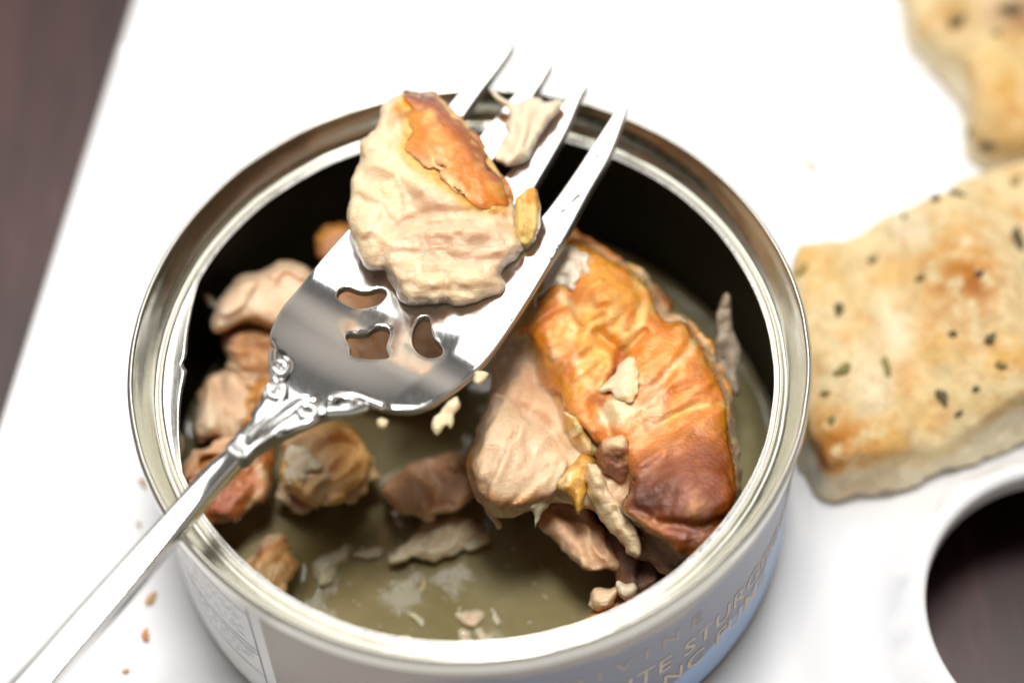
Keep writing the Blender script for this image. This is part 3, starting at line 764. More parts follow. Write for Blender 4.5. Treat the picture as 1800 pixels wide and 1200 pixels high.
make_chunk('skin', MEAT, H + 0.42, 0.62, 0.30, 0.5, 0.36, FM, ORANGE,
           [('poly', [(690, 150), (770, 150), (815, 195), (880, 290), (905, 350), (890, 352), (850, 300), (800, 240), (760, 205), (720, 185)], 12, (0.42, 0.10, 0.010), 8),
            ('noise', (3, 3, 3), 0.15, 0.5, (0.80, 0.36, 0.035), 0.8), ('poly', [(712, 265), (745, 272), (800, 310), (830, 345), (800, 345), (760, 310), (730, 292)], 8, (0.80, 0.42, 0.16), 10), ('spot', (765, 278), 16, (0.80, 0.45, 0.2), .6),
            ('noise', (9, 9, 9), 0.22, 0.5, (0.82, 0.48, 0.18), 0.5), ('poly', [(700, 150), (765, 150), (775, 175), (740, 180), (712, 170)], 6, (0.22, 0.045, 0.006), 6)],
           ns=((2.2, 0.05, None), (7.0, 0.022, (1, -0.9, 0)), (16.0, 0.008, None)), vox=0.026, mat=M_skin, parent=t, seed=1.7, shell=(SKINF, -0.045, 0.09), clip=on_steel)
TAB = [(903, 352), (917, 338), (938, 327), (947, 344), (949, 383), (947, 415), (938, 431), (922, 434), (908, 420), (904, 385)]
make_chunk('skin_tab', TAB, H + 0.45, 0.3, 0.16, 0.16, 0.10, [('crease', [(925, 340), (920, 380), (925, 425)], 10, -0.05)], (0.72, 0.50, 0.14),
           [('poly', [(905, 350), (940, 322), (952, 345), (930, 360)], 6, (0.66, 0.27, 0.02), 5), ('line', [(945, 335), (949, 383), (944, 425)], 10, (0.50, 0.22, 0.02), 4), ('noise', (5, 5, 5), 0.1, 0.4, (0.78, 0.56, 0.2), 0.8)],
           ns=((5, 0.05, None), (13, 0.02, None)), vox=0.022, parent=t, seed=3.1)

TINEF = [(858, 156), (868, 157), (882, 170), (899, 178), (915, 174), (927, 169), (940, 172), (950, 172), (955, 182), (972, 180), (988, 181), (984, 192), (970, 208), (958, 228), (948, 245), (936, 270), (924, 284), (910, 291), (895, 294), (880, 288), (868, 278), (878, 258), (888, 237), (893, 212), (890, 196), (876, 180)]
o = make_chunk('fish_flake', TINEF, H + 0.40, 0.8, 0.14, 0.14, 0.12, [('crease', [(926, 175), (925, 220), (905, 280)], 10, 0.06), ('crease', [(945, 200), (925, 255)], 6, -0.05), ('ripple', 9, 60, 0.05)], (0.80, 0.66, 0.47),
               [('noise', (4, 4, 4), 0.1, 0.4, (0.76, 0.58, 0.38), 0.8)], ns=((5, 0.05, None), (12, 0.03, (0.3, 1, 0))), vox=0.022, seed=4.4)
tag(o, 'pale shredded fish flake caught between the middle fork tines', 'fish flake')
bits = [('hanging', [(765, 730), (776, 718), (790, 704), (806, 694), (804, 721), (795, 731), (791, 754), (783, 748), (770, 767), (760, 753), (762, 739)], -0.12, 'torn fish shred hanging below the right edge of the fork head'),
        ('bit', [(835, 651), (848, 650), (856, 655), (849, 667), (840, 672), (833, 668)], -0.05, 'tiny fish crumb stuck under the lower right fork edge'),
        ('bit', [(660, 738), (672, 736), (684, 742), (676, 752), (664, 750)], -0.10, 'tiny pale fish crumb stuck under the scrolled fork neck')]
for q, (kind, pl, dz, lb) in enumerate(bits):
    s_c = np.mean(pl, 0); z = Pf(s_c, fork_z)[2]
    o = make_chunk('fish_flake', pl, z + dz, 0.4, 0.05, 0.05, 0.06, [('ripple', 12, 70, 0.03)], (0.80, 0.64, 0.40), [], ns=((8, 0.03, None),), vox=0.018, seed=5 + q)
    tag(o, lb, 'fish flake')

# ---- the big curled chunk in the can
t = thing('fish_chunk', P((1080, 800), 1.0), 'biggest smoked fish chunk with shiny orange brown skin in the can', 'fish')
BIG = [(996, 408), (1013, 408), (1031, 414), (1054, 425), (1077, 443), (1101, 457), (1124, 474), (1145, 492), (1160, 512), (1168, 532), (1180, 548), (1200, 553), (1217, 569), (1228, 590), (1250, 616), (1264, 651), (1279, 683), (1284, 715), (1288, 762), (1297, 819), (1296, 870), (1276, 912), (1252, 946), (1222, 974), (1200, 985), (1170, 990), (1140, 975), (1110, 960), (1060, 900), (1010, 880), (980, 878), (950, 884), (905, 896), (875, 893), (852, 876), (836, 852), (824, 815), (834, 774), (849, 725), (862, 680), (866, 640), (880, 600), (905, 570), (925, 530), (943, 500), (965, 450)]
SKB = [(990, 402), (1013, 402), (1033, 410), (1056, 421), (1079, 439), (1103, 453), (1126, 470), (1146, 490), (1158, 512), (1160, 540), (1178, 552), (1200, 550), (1220, 567), (1231, 588), (1253, 614), (1267, 650), (1282, 682), (1287, 715), (1291, 762), (1300, 819), (1299, 870), (1279, 914), (1255, 950), (1222, 978), (1200, 975), (1176, 952), (1149, 926), (1119, 911), (1100, 896), (1092, 870), (1106, 836), (1090, 812), (1070, 806), (1058, 785), (1040, 772), (1022, 752), (1010, 738), (991, 721), (984, 702), (972, 684), (961, 661), (951, 640), (944, 614), (926, 592), (906, 578), (920, 545), (940, 505), (962, 455)]
SKIN_STEP = [(985, 395), (1150, 480), (1240, 580), (1300, 700), (1310, 880), (1230, 990), (1149, 932), (1092, 890), (1104, 836), (1058, 790), (1010, 742), (980, 700), (950, 645), (926, 594), (902, 580), (940, 500)]
FB = [('step', SKIN_STEP, 0.42, 14), ('bump', (1050, 510), 80, 60, -45, 0.20), ('bump', (1010, 590), 50, 60, 0, 0.06), ('bump', (1200, 850), 75, 70, 0, 0.32), ('bump', (1180, 650), 70, 60, 0, 0.08),
      ('crease', [(1055, 588), (1075, 606), (1093, 622), (1112, 610), (1130, 586)], 9, -0.13), ('crease', [(1093, 622), (1088, 650), (1070, 690)], 10, -0.12), ('crease', [(1108, 470), (1122, 500), (1126, 540), (1112, 585)], 9, -0.05),
      ('crease', [(1140, 752), (1180, 730), (1230, 712), (1285, 708)], 7, -0.05), ('crease', [(1150, 680), (1185, 640), (1215, 600)], 8, -0.05), ('crease', [(1075, 770), (1065, 740), (1050, 712)], 16, -0.12), ('bump', (1075, 800), 28, 22, 0, -0.22),
      ('crease', [(1110, 880), (1150, 900), (1210, 915), (1262, 905)], 10, -0.10), ('crease', [(1000, 480), (995, 540), (1010, 580)], 10, -0.04), ('crease', [(1100, 830), (1150, 790), (1200, 760)], 10, 0.05),
      ('bump', (885, 790), 55, 70, -20, 0.20), ('step', [(822, 815), (845, 725), (860, 690), (895, 700), (930, 735), (962, 760), (1000, 806), (985, 850), (940, 888), (880, 898), (845, 872)], 0.20, 5), ('bump', (965, 680), 30, 60, 20, -0.22), ('bump', (900, 605), 40, 50, 0, -0.10), ('flakes', 2.4, 150, 0.10, [(820, 815), (849, 640), (930, 590), (1000, 806), (940, 888), (880, 898)]), ('ripple', 6, 65, 0.05, [(820, 815), (849, 640), (930, 590), (1000, 806), (940, 888), (880, 898)]), ('crease', [(880, 705), (920, 720), (960, 745), (995, 790)], 10, -0.14), ('bump', (930, 640), 40, 40, 0, 0.0), ('crease', [(880, 640), (910, 660), (950, 690)], 8, -0.05)]
P_meat = [('noise', (1.5, 1.5, 1.5), 0.0, 0.4, PINK, 0.9), ('poly', [(830, 740), (870, 700), (960, 740), (1000, 800), (970, 850), (880, 880), (840, 840)], 20, (0.82, 0.58, 0.36), 10), ('line', [(818, 780), (826, 845), (866, 892), (940, 886)], 34, (0.60, 0.27, 0.07), 10),
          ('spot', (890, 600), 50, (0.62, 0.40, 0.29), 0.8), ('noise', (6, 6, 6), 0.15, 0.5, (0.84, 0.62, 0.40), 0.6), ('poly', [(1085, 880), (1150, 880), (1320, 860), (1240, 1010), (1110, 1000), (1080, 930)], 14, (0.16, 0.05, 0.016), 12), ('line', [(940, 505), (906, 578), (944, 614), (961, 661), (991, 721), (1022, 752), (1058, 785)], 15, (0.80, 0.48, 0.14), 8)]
bigf = make_chunk('flesh', BIG, 2.0, 0.75, 0.42, 1.7, 0.42, FB + [('step', SKB, -0.10, 14)], (0.82, 0.55, 0.33), P_meat, edge_noise=0.07, ns=((2.2, 0.06, None), (5.0, 0.03, (0.5, 1, 0.3), 'b'), (12, 0.012, (0.5, 1, 0.3))), vox=0.032, parent=t, seed=2.2, clip=can_clip)
P_skin = [('noise', (1.3, 1.3, 1.3), -0.1, 0.4, GOLD, 0.8), ('spot', (1235, 760), 40, (0.62, 0.20, 0.012), .7), ('spot', (1225, 905), 22, (0.50, 0.20, 0.025), .7), ('spot', (1190, 560), 25, (0.50, 0.15, 0.012), 0.6),
          ('line', [(1108, 462), (1124, 500), (1130, 540), (1118, 580), (1100, 612)], 16, VEIN, 7), ('line', [(1130, 480), (1150, 540), (1175, 560)], 14, VEIN, 8), ('line', [(1130, 752), (1180, 728), (1230, 712), (1290, 710)], 12, VEIN, 8), ('line', [(1150, 690), (1185, 645), (1220, 600)], 11, (0.80, 0.50, 0.2), 7),
          ('line', [(985, 520), (1005, 545), (1000, 600), (1020, 650), (1050, 680)], 14, (0.80, 0.50, 0.18), 12), ('poly', [(1055, 700), (1110, 690), (1125, 715), (1085, 750), (1050, 745)], 12, (0.83, 0.62, 0.34), 9),
          ('poly', [(1125, 670), (1150, 660), (1175, 700), (1160, 740), (1120, 770), (1100, 745), (1125, 720)], 18, (0.78, 0.38, 0.17), 14), ('spot', (975, 628), 12, (0.80, 0.45, 0.2), 0.9), ('spot', (1095, 625), 12, (0.40, 0.09, 0.012), 0.7), ('line', [(1090, 630), (1070, 680), (1050, 710)], 12, (0.52, 0.13, 0.012), 6),
          ('noise', (5, 5, 5), 0.18, 0.5, (0.80, 0.42, 0.09), 0.7), ('noise', (11, 11, 11), 0.30, 0.5, (0.86, 0.55, 0.20), 0.4), ('line', [(1100, 440), (1145, 490), (1165, 545), (1220, 567), (1262, 640), (1285, 710)], 7, (0.80, 0.55, 0.28), 5), ('spot', (1010, 415), 30, (0.52, 0.17, 0.014), 0.6),
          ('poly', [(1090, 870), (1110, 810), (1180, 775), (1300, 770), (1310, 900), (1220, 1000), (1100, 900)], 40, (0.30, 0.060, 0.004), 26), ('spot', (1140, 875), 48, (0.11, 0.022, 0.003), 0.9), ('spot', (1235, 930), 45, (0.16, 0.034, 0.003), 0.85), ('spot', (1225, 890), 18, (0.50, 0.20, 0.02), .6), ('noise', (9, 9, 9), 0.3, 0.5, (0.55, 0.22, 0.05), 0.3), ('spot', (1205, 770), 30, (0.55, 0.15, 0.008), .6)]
bigs = make_chunk('skin', BIG, 2.0, 0.75, 0.42, 1.7, 0.42, FB, ORANGE, P_skin, ns=((2.2, 0.06, None), (6.0, 0.024, (1, 0.6, 0), 'b'), (11, 0.012, (0.6, 1, 0))), vox=0.030, mat=M_skin, parent=t, seed=2.2, shell=(SKB, -0.015, 0.10), clip=in_can)
ON = [BVH[bigf.name], BVH[bigs.name]]
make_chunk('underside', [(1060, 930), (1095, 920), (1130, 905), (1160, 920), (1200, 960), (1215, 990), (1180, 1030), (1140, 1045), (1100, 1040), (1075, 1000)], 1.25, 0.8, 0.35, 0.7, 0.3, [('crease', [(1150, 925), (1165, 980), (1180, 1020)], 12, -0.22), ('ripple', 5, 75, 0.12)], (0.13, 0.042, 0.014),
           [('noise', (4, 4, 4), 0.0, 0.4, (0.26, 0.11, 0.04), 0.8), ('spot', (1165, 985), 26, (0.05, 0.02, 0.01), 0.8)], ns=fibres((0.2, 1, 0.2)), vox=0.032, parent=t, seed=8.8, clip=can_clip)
make_chunk('skin_fragment', [(976, 841), (1002, 819), (1025, 800), (1040, 804), (1047, 822), (1036, 840), (1034, 867), (1025, 894), (1014, 900), (1002, 875), (984, 860)], 1.95, 0.5, 0.12, 0.14, 0.10, [('ripple', 8, 60, 0.05)], (0.76, 0.40, 0.05),
           [('poly', [(976, 841), (1005, 815), (1010, 830), (990, 860)], 6, (0.80, 0.62, 0.3), 5), ('noise', (6, 6, 6), .1, .4, (0.62, 0.24, 0.015), .6)], ns=((6, 0.04, None),), vox=0.022, mat=M_skin, parent=t, seed=9.2, drape=ON, hshift=0.0)
make_chunk('skin_lump', [(1058, 775), (1075, 766), (1098, 765), (1104, 780), (1108, 800), (1118, 812), (1104, 835), (1090, 845), (1068, 835), (1052, 815), (1052, 792)], 2.05, 0.6, 0.22, 0.3, 0.14, [('bump', (1080, 782), 22, 14, 0, 0.08)], (0.30, 0.10, 0.04),
           [('poly', [(1058, 770), (1100, 762), (1106, 785), (1085, 798), (1062, 795)], 6, (0.80, 0.58, 0.34), 6), ('noise', (6, 6, 6), .2, .4, (0.6, 0.3, 0.12), .6)], ns=((6, 0.05, None), (14, .03, None)), vox=0.024, parent=t, seed=9.9, drape=ON, hshift=0.0)
make_chunk('brown_edge', [(1150, 500), (1160, 504), (1172, 514), (1183, 530), (1180, 546), (1166, 552), (1152, 530)], 2.1, 0.6, 0.12, 0.2, 0.1, [], (0.36, 0.13, 0.03), [('noise', (6, 6, 6), .0, .4, (0.62, 0.35, 0.13), .7)], ns=((6, 0.05, None),), vox=0.024, mat=M_skin, parent=t, seed=10.2, drape=ON, hshift=0.0)
make_chunk('torn_edge', [(990, 722), (1010, 732), (1030, 745), (1042, 765), (1052, 790), (1040, 806), (1015, 790), (1002, 776), (995, 748)], 1.98, 0.6, 0.16, 0.2, 0.12, [('ripple', 8, 60, 0.06)], (0.78, 0.56, 0.27), [('noise', (5, 5, 5), 0.05, .4, (0.72, 0.38, 0.06), .8)], ns=((6, 0.07, None), (13, 0.04, None)), vox=0.024, parent=t, seed=11, drape=ON, hshift=0.0)

def flake(name, pl, z, k, T, lb, cat='fish flake', base=WHITE, feats=None, paints=None, vox=0.024, seed=1.0, mat=None, Tb=None, w=0.18, ns=None, group=None, clip=None, drape=None, hshift=0.0, en=0.10):
    o = make_chunk(name, pl, z, k, T, T if Tb is None else Tb, w, feats if feats is not None else [('ripple', 8, 60, 0.06)], base, paints if paints is not None else [('noise', (5, 5, 5), 0.05, 0.4, (0.70, 0.50, 0.32), 0.6)],
                   ns=ns or ((3.0, 0.05, None), (7, 0.02, None, 'b'), (14, 0.012, None)), vox=vox, seed=seed, mat=mat, clip=clip, drape=drape, hshift=hshift, edge_noise=en)
    return tag(o, lb, cat, group)
FL = 'loose fish flakes'
flake('fish_flake', [(990, 432), (1005, 438), (1013, 444), (1034, 447), (1038, 455), (1028, 473), (1019, 490), (1005, 511), (990, 506), (967, 517), (955, 525), (942, 546), (935, 543), (946, 522), (954, 496), (968, 464)], 2.98, 0.75, 0.20, 'white fish flake on the orange skin beside the fork edge', drape=ON, hshift=-0.02, w=0.35, base=(0.88, 0.76, 0.60), ns=((3, .06, None), (6, .06, None, 'b'), (12, .02, None)), seed=12)
flake('fish_flake', [(1104, 622), (1110, 628), (1115, 621), (1123, 636), (1119, 662), (1118, 686), (1104, 706), (1086, 706), (1072, 692), (1048, 689), (1057, 671), (1080, 660), (1092, 633)], 2.63, 0.7, 0.11, 'pointed cream fish flake lying mid way on the big skin', drape=ON, hshift=0.02, base=(0.84, 0.70, 0.46), paints=[('line', [(1118, 640), (1112, 700), (1085, 705)], 8, (0.74, 0.48, 0.18), 5)], seed=13)
flake('fish_sliver', [(1027, 815), (1040, 817), (1055, 822), (1062, 845), (1076, 864), (1089, 882), (1111, 920), (1124, 950), (1122, 972), (1100, 975), (1085, 961), (1070, 931), (1056, 906), (1044, 882), (1032, 848)], 2.02, 0.35, 0.14, 'long pale finger shaped fish sliver leaning on the dark skin', drape=ON, hshift=0.12, base=(0.70, 0.52, 0.30), feats=[('ripple', 8, -60, 0.06)], seed=14)
flake('fish_strand', [(930, 892), (945, 872), (962, 858), (985, 862), (1004, 878), (998, 884), (975, 873), (960, 885), (950, 908), (940, 930), (935, 926), (942, 900)], 1.75, 0.6, 0.05, 'thin stringy fish strand bridging below the big pale flesh', drape=ON, hshift=0.05, base=(0.80, 0.66, 0.44), seed=15, w=0.05)
flake('fish_flake', [(848, 884), (862, 888), (876, 900), (888, 918), (882, 932), (872, 930), (866, 912), (856, 902)], 1.55, 0.6, 0.08, 'ragged fish shred dangling from the corner of the pale flesh', base=(0.78, 0.60, 0.36), seed=16)
o = flake('fish_chunk', [(942, 920), (957, 894), (980, 879), (1010, 878), (1030, 884), (1050, 915), (1074, 950), (1092, 985), (1085, 1000), (1062, 997), (1040, 1002), (1010, 982), (985, 966), (960, 940)], 1.35, 0.85, 0.22, 'pinkish fish chunk half sunk under the pale finger sliver', 'fish', (0.80, 0.50, 0.29), [('crease', [(990, 900), (1030, 940), (1050, 990)], 12, -0.14), ('bump', (1070, 960), 25, 30, 0, 0.1), ('ripple', 6, -50, 0.05), ('flakes', 3, 40, 0.14)],
          [('spot', (1060, 960), 22, (0.55, 0.30, 0.17), .6), ('line', [(985, 965), (1010, 982), (1040, 1000)], 12, (0.78, 0.58, 0.36), 5)], seed=17, Tb=1.35, w=0.2, vox=0.028, clip=can_clip)
flake('fish_flake', [(1034, 1046), (1044, 1035), (1062, 1038), (1083, 1028), (1090, 1040), (1086, 1052), (1066, 1062), (1045, 1066), (1034, 1060)], 1.35, 0.6, 0.16, 'small tan fish crumb floating at the front right of the broth', base=(0.76, 0.54, 0.32), seed=18, w=0.1)
flake('fish_flake', [(1086, 1022), (1099, 1014), (1113, 1024), (1116, 1042), (1104, 1050), (1092, 1042)], 1.5, 0.3, 0.12, 'rounded white fish crumb beside the dark brown flesh', base=(0.78, 0.64, 0.46), seed=19, w=0.1, feats=[])
flake('fish_scrap', [(1010, 1110), (1035, 1085), (1050, 1066), (1085, 1052), (1130, 1035), (1160, 1030), (1150, 1075), (1080, 1120), (1020, 1135)], 1.15, 0.8, 0.15, 'brown orange fish scrap at the front wall of the can', 'fish', (0.55, 0.27, 0.09), [('ripple', 6, 40, 0.1)], [('noise', (4, 4, 4), 0, .4, (0.70, 0.45, 0.22), .7)], seed=20, Tb=1.1, w=0.2, clip=can_clip, vox=0.03)
flake('fish_flake', [(1279, 514), (1289, 537), (1289, 572), (1301, 598), (1300, 640), (1296, 690), (1284, 690), (1270, 662), (1256, 625), (1262, 581), (1260, 552), (1270, 540)], 2.0, 0.1, 0.06, 'thin fish shred stuck to the dark inner wall at right', base=(0.34, 0.27, 0.19), feats=[('ripple', 8, 80, 0.06)], paints=[('noise', (6, 6, 6), 0.0, .4, (0.20, 0.13, 0.07), .8)], seed=21, w=0.06)  # pale shred with the shade by the wall worked into its base colour

def specks(name, par, bvs, zone, n, size, col_, seed, lift=0.0, mat=None, nrm=True, kind='stuff'):
    rnd = random.Random(seed); zz = np.asarray(zone, float); lo, hi = zz.min(0), zz.max(0); ps = []; k = 0; tries = 0
    while k < n and tries < n * 30:
        tries += 1
        p = (rnd.uniform(lo[0], hi[0]), rnd.uniform(lo[1], hi[1]))
        if not inside(np.array([p]), zz)[0]: continue
        r_ = Vector(ray(p)).normalized(); best = None
        for bv in bvs:
            h_, nn, _, ds_ = bv.ray_cast(Vector(CAM), r_)
            if h_ is not None and (best is None or ds_ < best[2]): best = (h_, nn if nn.dot(r_) < 0 else -nn, ds_)
        if best is None: continue
        h_, nn, _ = best; a_ = rnd.uniform(0, 6.28); tx = Vector((math.cos(a_), math.sin(a_), 0)); tx = (tx - nn * tx.dot(nn)).normalized(); ty = nn.cross(tx)
        L_ = size * rnd.uniform(0.5, 1.0) ** 1.5 * rnd.choice((1, 1, 1.8)); W_ = size * rnd.uniform(0.25, 0.55); T_ = size * 0.25
        V = []; nu, nv = 8, 4
        for i in range(nu):
            for j in range(nv):
                a = 2 * math.pi * i / nu; e = math.pi * (j + 0.5) / nv; w_ = 1 + 0.3 * math.sin(3 * a + k)
                V.append(h_ + tx * (L_ / 2 * math.sin(e) * math.cos(a) * w_) + ty * (W_ / 2 * math.sin(e) * math.sin(a) * w_) + nn * (T_ * math.cos(e) + lift))
        F = [[i * nv + j, ((i + 1) % nu) * nv + j, ((i + 1) % nu) * nv + j + 1, i * nv + j + 1] for i in range(nu) for j in range(nv - 1)] + [[i * nv for i in range(nu)][::-1], [i * nv + nv - 1 for i in range(nu)]]
        ps.append((np.array([tuple(q) for q in V]), F)); k += 1
    V, F = join(ps); c_ = np.array(col_) * (0.85 + 0.15 * fbm(V * 5, 2, seed))[:, None]
    return tag(mesh_obj(name, V, F, mat or M_flesh, par, col=np.clip(c_, 0, 1)), kind=kind)

# ---- pieces at the left
t = thing('fish_chunk', P((460, 620), 1.2), 'pale two layered fish chunk standing left of the fork neck', 'fish')
make_chunk('flesh', [(367, 563), (380, 540), (397, 510), (420, 487), (460, 476), (487, 463), (513, 460), (543, 474), (560, 500), (545, 545), (510, 580), (470, 575), (433, 562), (410, 573), (377, 581)], 1.95, 0.8, 0.30, 0.7, 0.25, [('crease', [(380, 545), (430, 500), (500, 470)], 14, 0.05), ('ripple', 5, 35, 0.05), ('flakes', 2.0, -60, 0.12)], (0.84, 0.58, 0.37),
           [('line', [(367, 572), (400, 575), (435, 563), (480, 575)], 14, (0.60, 0.30, 0.06), 6), ('noise', (3, 3, 3), 0.0, .4, (0.80, 0.62, 0.45), .8)], ns=fibres((1, 0.6, 0.2), 0.7), vox=0.034, parent=t, seed=22, clip=can_clip)
make_chunk('lower_flesh', [(388, 588), (420, 575), (480, 570), (510, 590), (500, 640), (480, 665), (455, 668), (425, 655), (400, 635)], 1.45, 0.5, 0.25, 1.3, 0.2, [('ripple', 6, 20, 0.08), ('flakes', 3, 80, 0.14), ('crease', [(440, 590), (450, 650)], 14, -0.1)], (0.74, 0.46, 0.28), [('noise', (3, 3, 3), 0.0, .4, (0.58, 0.28, 0.10), .8)], ns=fibres((1, 0.6, 0.2)), vox=0.034, parent=t, seed=23, clip=can_clip)
flake('fish_strand', [(360, 520), (372, 516), (386, 526), (398, 532), (394, 540), (380, 537), (366, 532)], 1.95, 0.6, 0.03, 'small pale wisp at the left tip of the upper fish chunk', base=(0.62, 0.52, 0.42), seed=24, w=0.05)
t = thing('fish_chunk', P((410, 740), 1.0), 'grey white fish chunk with orange skin strip behind the handle', 'fish')
LC2 = [(350, 687), (363, 663), (387, 652), (413, 650), (433, 660), (460, 658), (482, 662), (478, 690), (455, 725), (432, 755), (405, 775), (380, 765), (352, 775), (338, 755), (345, 725)]
make_chunk('flesh', LC2, 1.3, 0.7, 0.28, 1.2, 0.22, [('ripple', 5, 80, 0.08), ('flakes', 2.6, 10, 0.16), ('crease', [(385, 660), (390, 720), (400, 770)], 12, -0.12)], (0.80, 0.55, 0.35), [('noise', (3, 3, 3), 0.0, .4, (0.70, 0.42, 0.22), .8), ('spot', (360, 740), 26, (0.80, 0.66, 0.46), .8)], ns=fibres((0.2, 1, 0.2)), vox=0.034, parent=t, seed=25, clip=can_clip)
make_chunk('skin', LC2, 1.3, 0.7, 0.28, 1.2, 0.22, [('ripple', 5, 80, 0.08), ('flakes', 2.6, 10, 0.16)], (0.52, 0.18, 0.015), [('noise', (3, 3, 3), 0.0, .4, (0.62, 0.27, 0.03), .8)], ns=((4, 0.05, None),), vox=0.03, mat=M_skin, parent=t, seed=25, shell=([(432, 668), (490, 655), (490, 700), (440, 770), (425, 740)], 0.04, 0.05), clip=can_clip)
o = flake('fish_chunk', [(322, 840), (350, 815), (400, 780), (450, 768), (480, 790), (484, 838), (468, 872), (442, 895), (408, 920), (375, 925), (350, 912), (330, 880)], 1.15, 0.85, 0.30, 'reddish brown skinned fish chunk partly under the fork handle at the rim', 'fish', (0.46, 0.14, 0.03), [('ripple', 5, 40, 0.06), ('flakes', 2.5, 120, 0.14), ('crease', [(420, 800), (450, 850), (430, 900)], 12, -0.08)],
          [('noise', (2.5, 2.5, 2.5), 0.0, .4, (0.62, 0.28, 0.05), .8), ('line', [(440, 800), (470, 850), (440, 895)], 12, (0.68, 0.45, 0.22), 8), ('spot', (390, 890), 30, (0.34, 0.07, 0.02), .8)], seed=26, Tb=1.2, w=0.25, mat=M_skin, clip=can_clip, vox=0.032)
LC4 = flake('fish_chunk', [(497, 790), (515, 762), (545, 742), (590, 738), (625, 748), (643, 775), (648, 805), (640, 838), (618, 864), (590, 885), (555, 889), (520, 875), (499, 848)], 1.25, 0.75, 0.20, 'orange tan fish chunk in the broth directly below the fork neck', 'fish', (0.88, 0.50, 0.17), [('ripple', 4, 25, 0.08), ('flakes', 2.2, 110, 0.34), ('bump', (590, 770), 30, 24, 0, -0.2), ('crease', [(540, 870), (570, 830), (600, 790)], 10, 0.10), ('crease', [(560, 790), (600, 780), (640, 790)], 10, -0.08)],
          [('noise', (2.5, 2.5, 2.5), 0.0, .4, (0.72, 0.48, 0.26), .8), ('spot', (600, 770), 34, (0.62, 0.25, 0.03), .6), ('line', [(550, 880), (572, 835), (600, 800)], 10, (0.78, 0.58, 0.34), 6)], seed=27, Tb=1.35, w=0.16, clip=can_clip, vox=0.032)
flake('fish_flake', [(501, 788), (516, 778), (537, 781), (555, 802), (558, 827), (540, 834), (530, 846), (516, 851), (502, 848), (498, 825)], 1.62, 0.7, 0.10, 'diamond shaped cream flake on the orange tan chunk below the fork neck', drape=[BVH[LC4.name]], hshift=0.05, base=(0.92, 0.78, 0.56), feats=[], w=0.25, seed=28)
o = flake('fish_chunk', [(672, 848), (695, 829), (730, 808), (765, 804), (800, 793), (828, 818), (834, 862), (812, 892), (782, 898), (747, 908), (712, 905), (684, 891)], 0.92, 0.8, 0.16, 'blocky pink brown fish chunk in the middle of the broth', 'fish', (0.74, 0.40, 0.20), [('ripple', 4, 30, 0.06), ('flakes', 2.2, 30, 0.28), ('crease', [(745, 810), (770, 850), (765, 900)], 12, -0.08), ('bump', (715, 870), 30, 24, 0, 0.08)],
          [('noise', (2.5, 2.5, 2.5), 0.0, .4, (0.66, 0.42, 0.26), .8), ('spot', (715, 870), 25, (0.68, 0.36, 0.16), .7), ('spot', (810, 830), 30, (0.45, 0.22, 0.12), .7)], seed=29, Tb=1.35, w=0.15, clip=can_clip, vox=0.032)
o = flake('fish_chunk', [(420, 1000), (432, 985), (450, 960), (470, 945), (488, 934), (506, 950), (514, 980), (518, 1000), (502, 1026), (495, 1045), (467, 1032), (440, 1015)], 0.88, 0.8, 0.24, 'small bright orange and tan fish piece floating front left by the rim', 'fish', (0.74, 0.40, 0.13), [('ripple', 5, 65, 0.06), ('flakes', 3, 150, 0.14), ('crease', [(440, 995), (470, 965), (500, 955)], 8, -0.06)],
          [('line', [(430, 1000), (465, 965), (500, 948)], 12, (0.46, 0.11, 0.015), 6), ('poly', [(420, 990), (450, 955), (488, 930), (500, 945), (460, 965), (436, 990)], 5, (0.66, 0.46, 0.26), 5), ('noise', (3, 3, 3), 0.0, .4, (0.80, 0.58, 0.32), .7)], seed=30, Tb=1.2, w=0.2, clip=can_clip, vox=0.03)
o = flake('fish_flake', [(688, 988), (705, 956), (730, 930), (765, 908), (800, 897), (838, 903), (858, 930), (856, 950), (835, 966), (800, 973), (765, 979), (730, 987), (705, 992)], 0.46, 0.95, 0.16, 'broad layered white fish flake floating mid broth', base=(0.88, 0.73, 0.50), feats=[('ripple', 6, 30, 0.08), ('flakes', 3, 120, 0.16)], paints=[('noise', (4, 4, 4), 0.05, .4, (0.80, 0.72, 0.58), .8), ('spot', (830, 925), 26, (0.55, 0.40, 0.22), .7)], seed=31, Tb=0.15, w=0.25)
flake('fish_flake', [(540, 985), (548, 962), (565, 948), (590, 944), (614, 952), (612, 978), (592, 996), (580, 1022), (566, 1036), (550, 1022), (544, 1004)], 0.34, 1.0, 0.035, 'cloudy soft fish flake just under the broth at front left', base=(0.66, 0.60, 0.38), feats=[('ripple', 6, 30, 0.14)], paints=[('spot', (575, 980), 18, (0.66, 0.64, 0.50), .8)], seed=32, w=0.2, Tb=0.1)
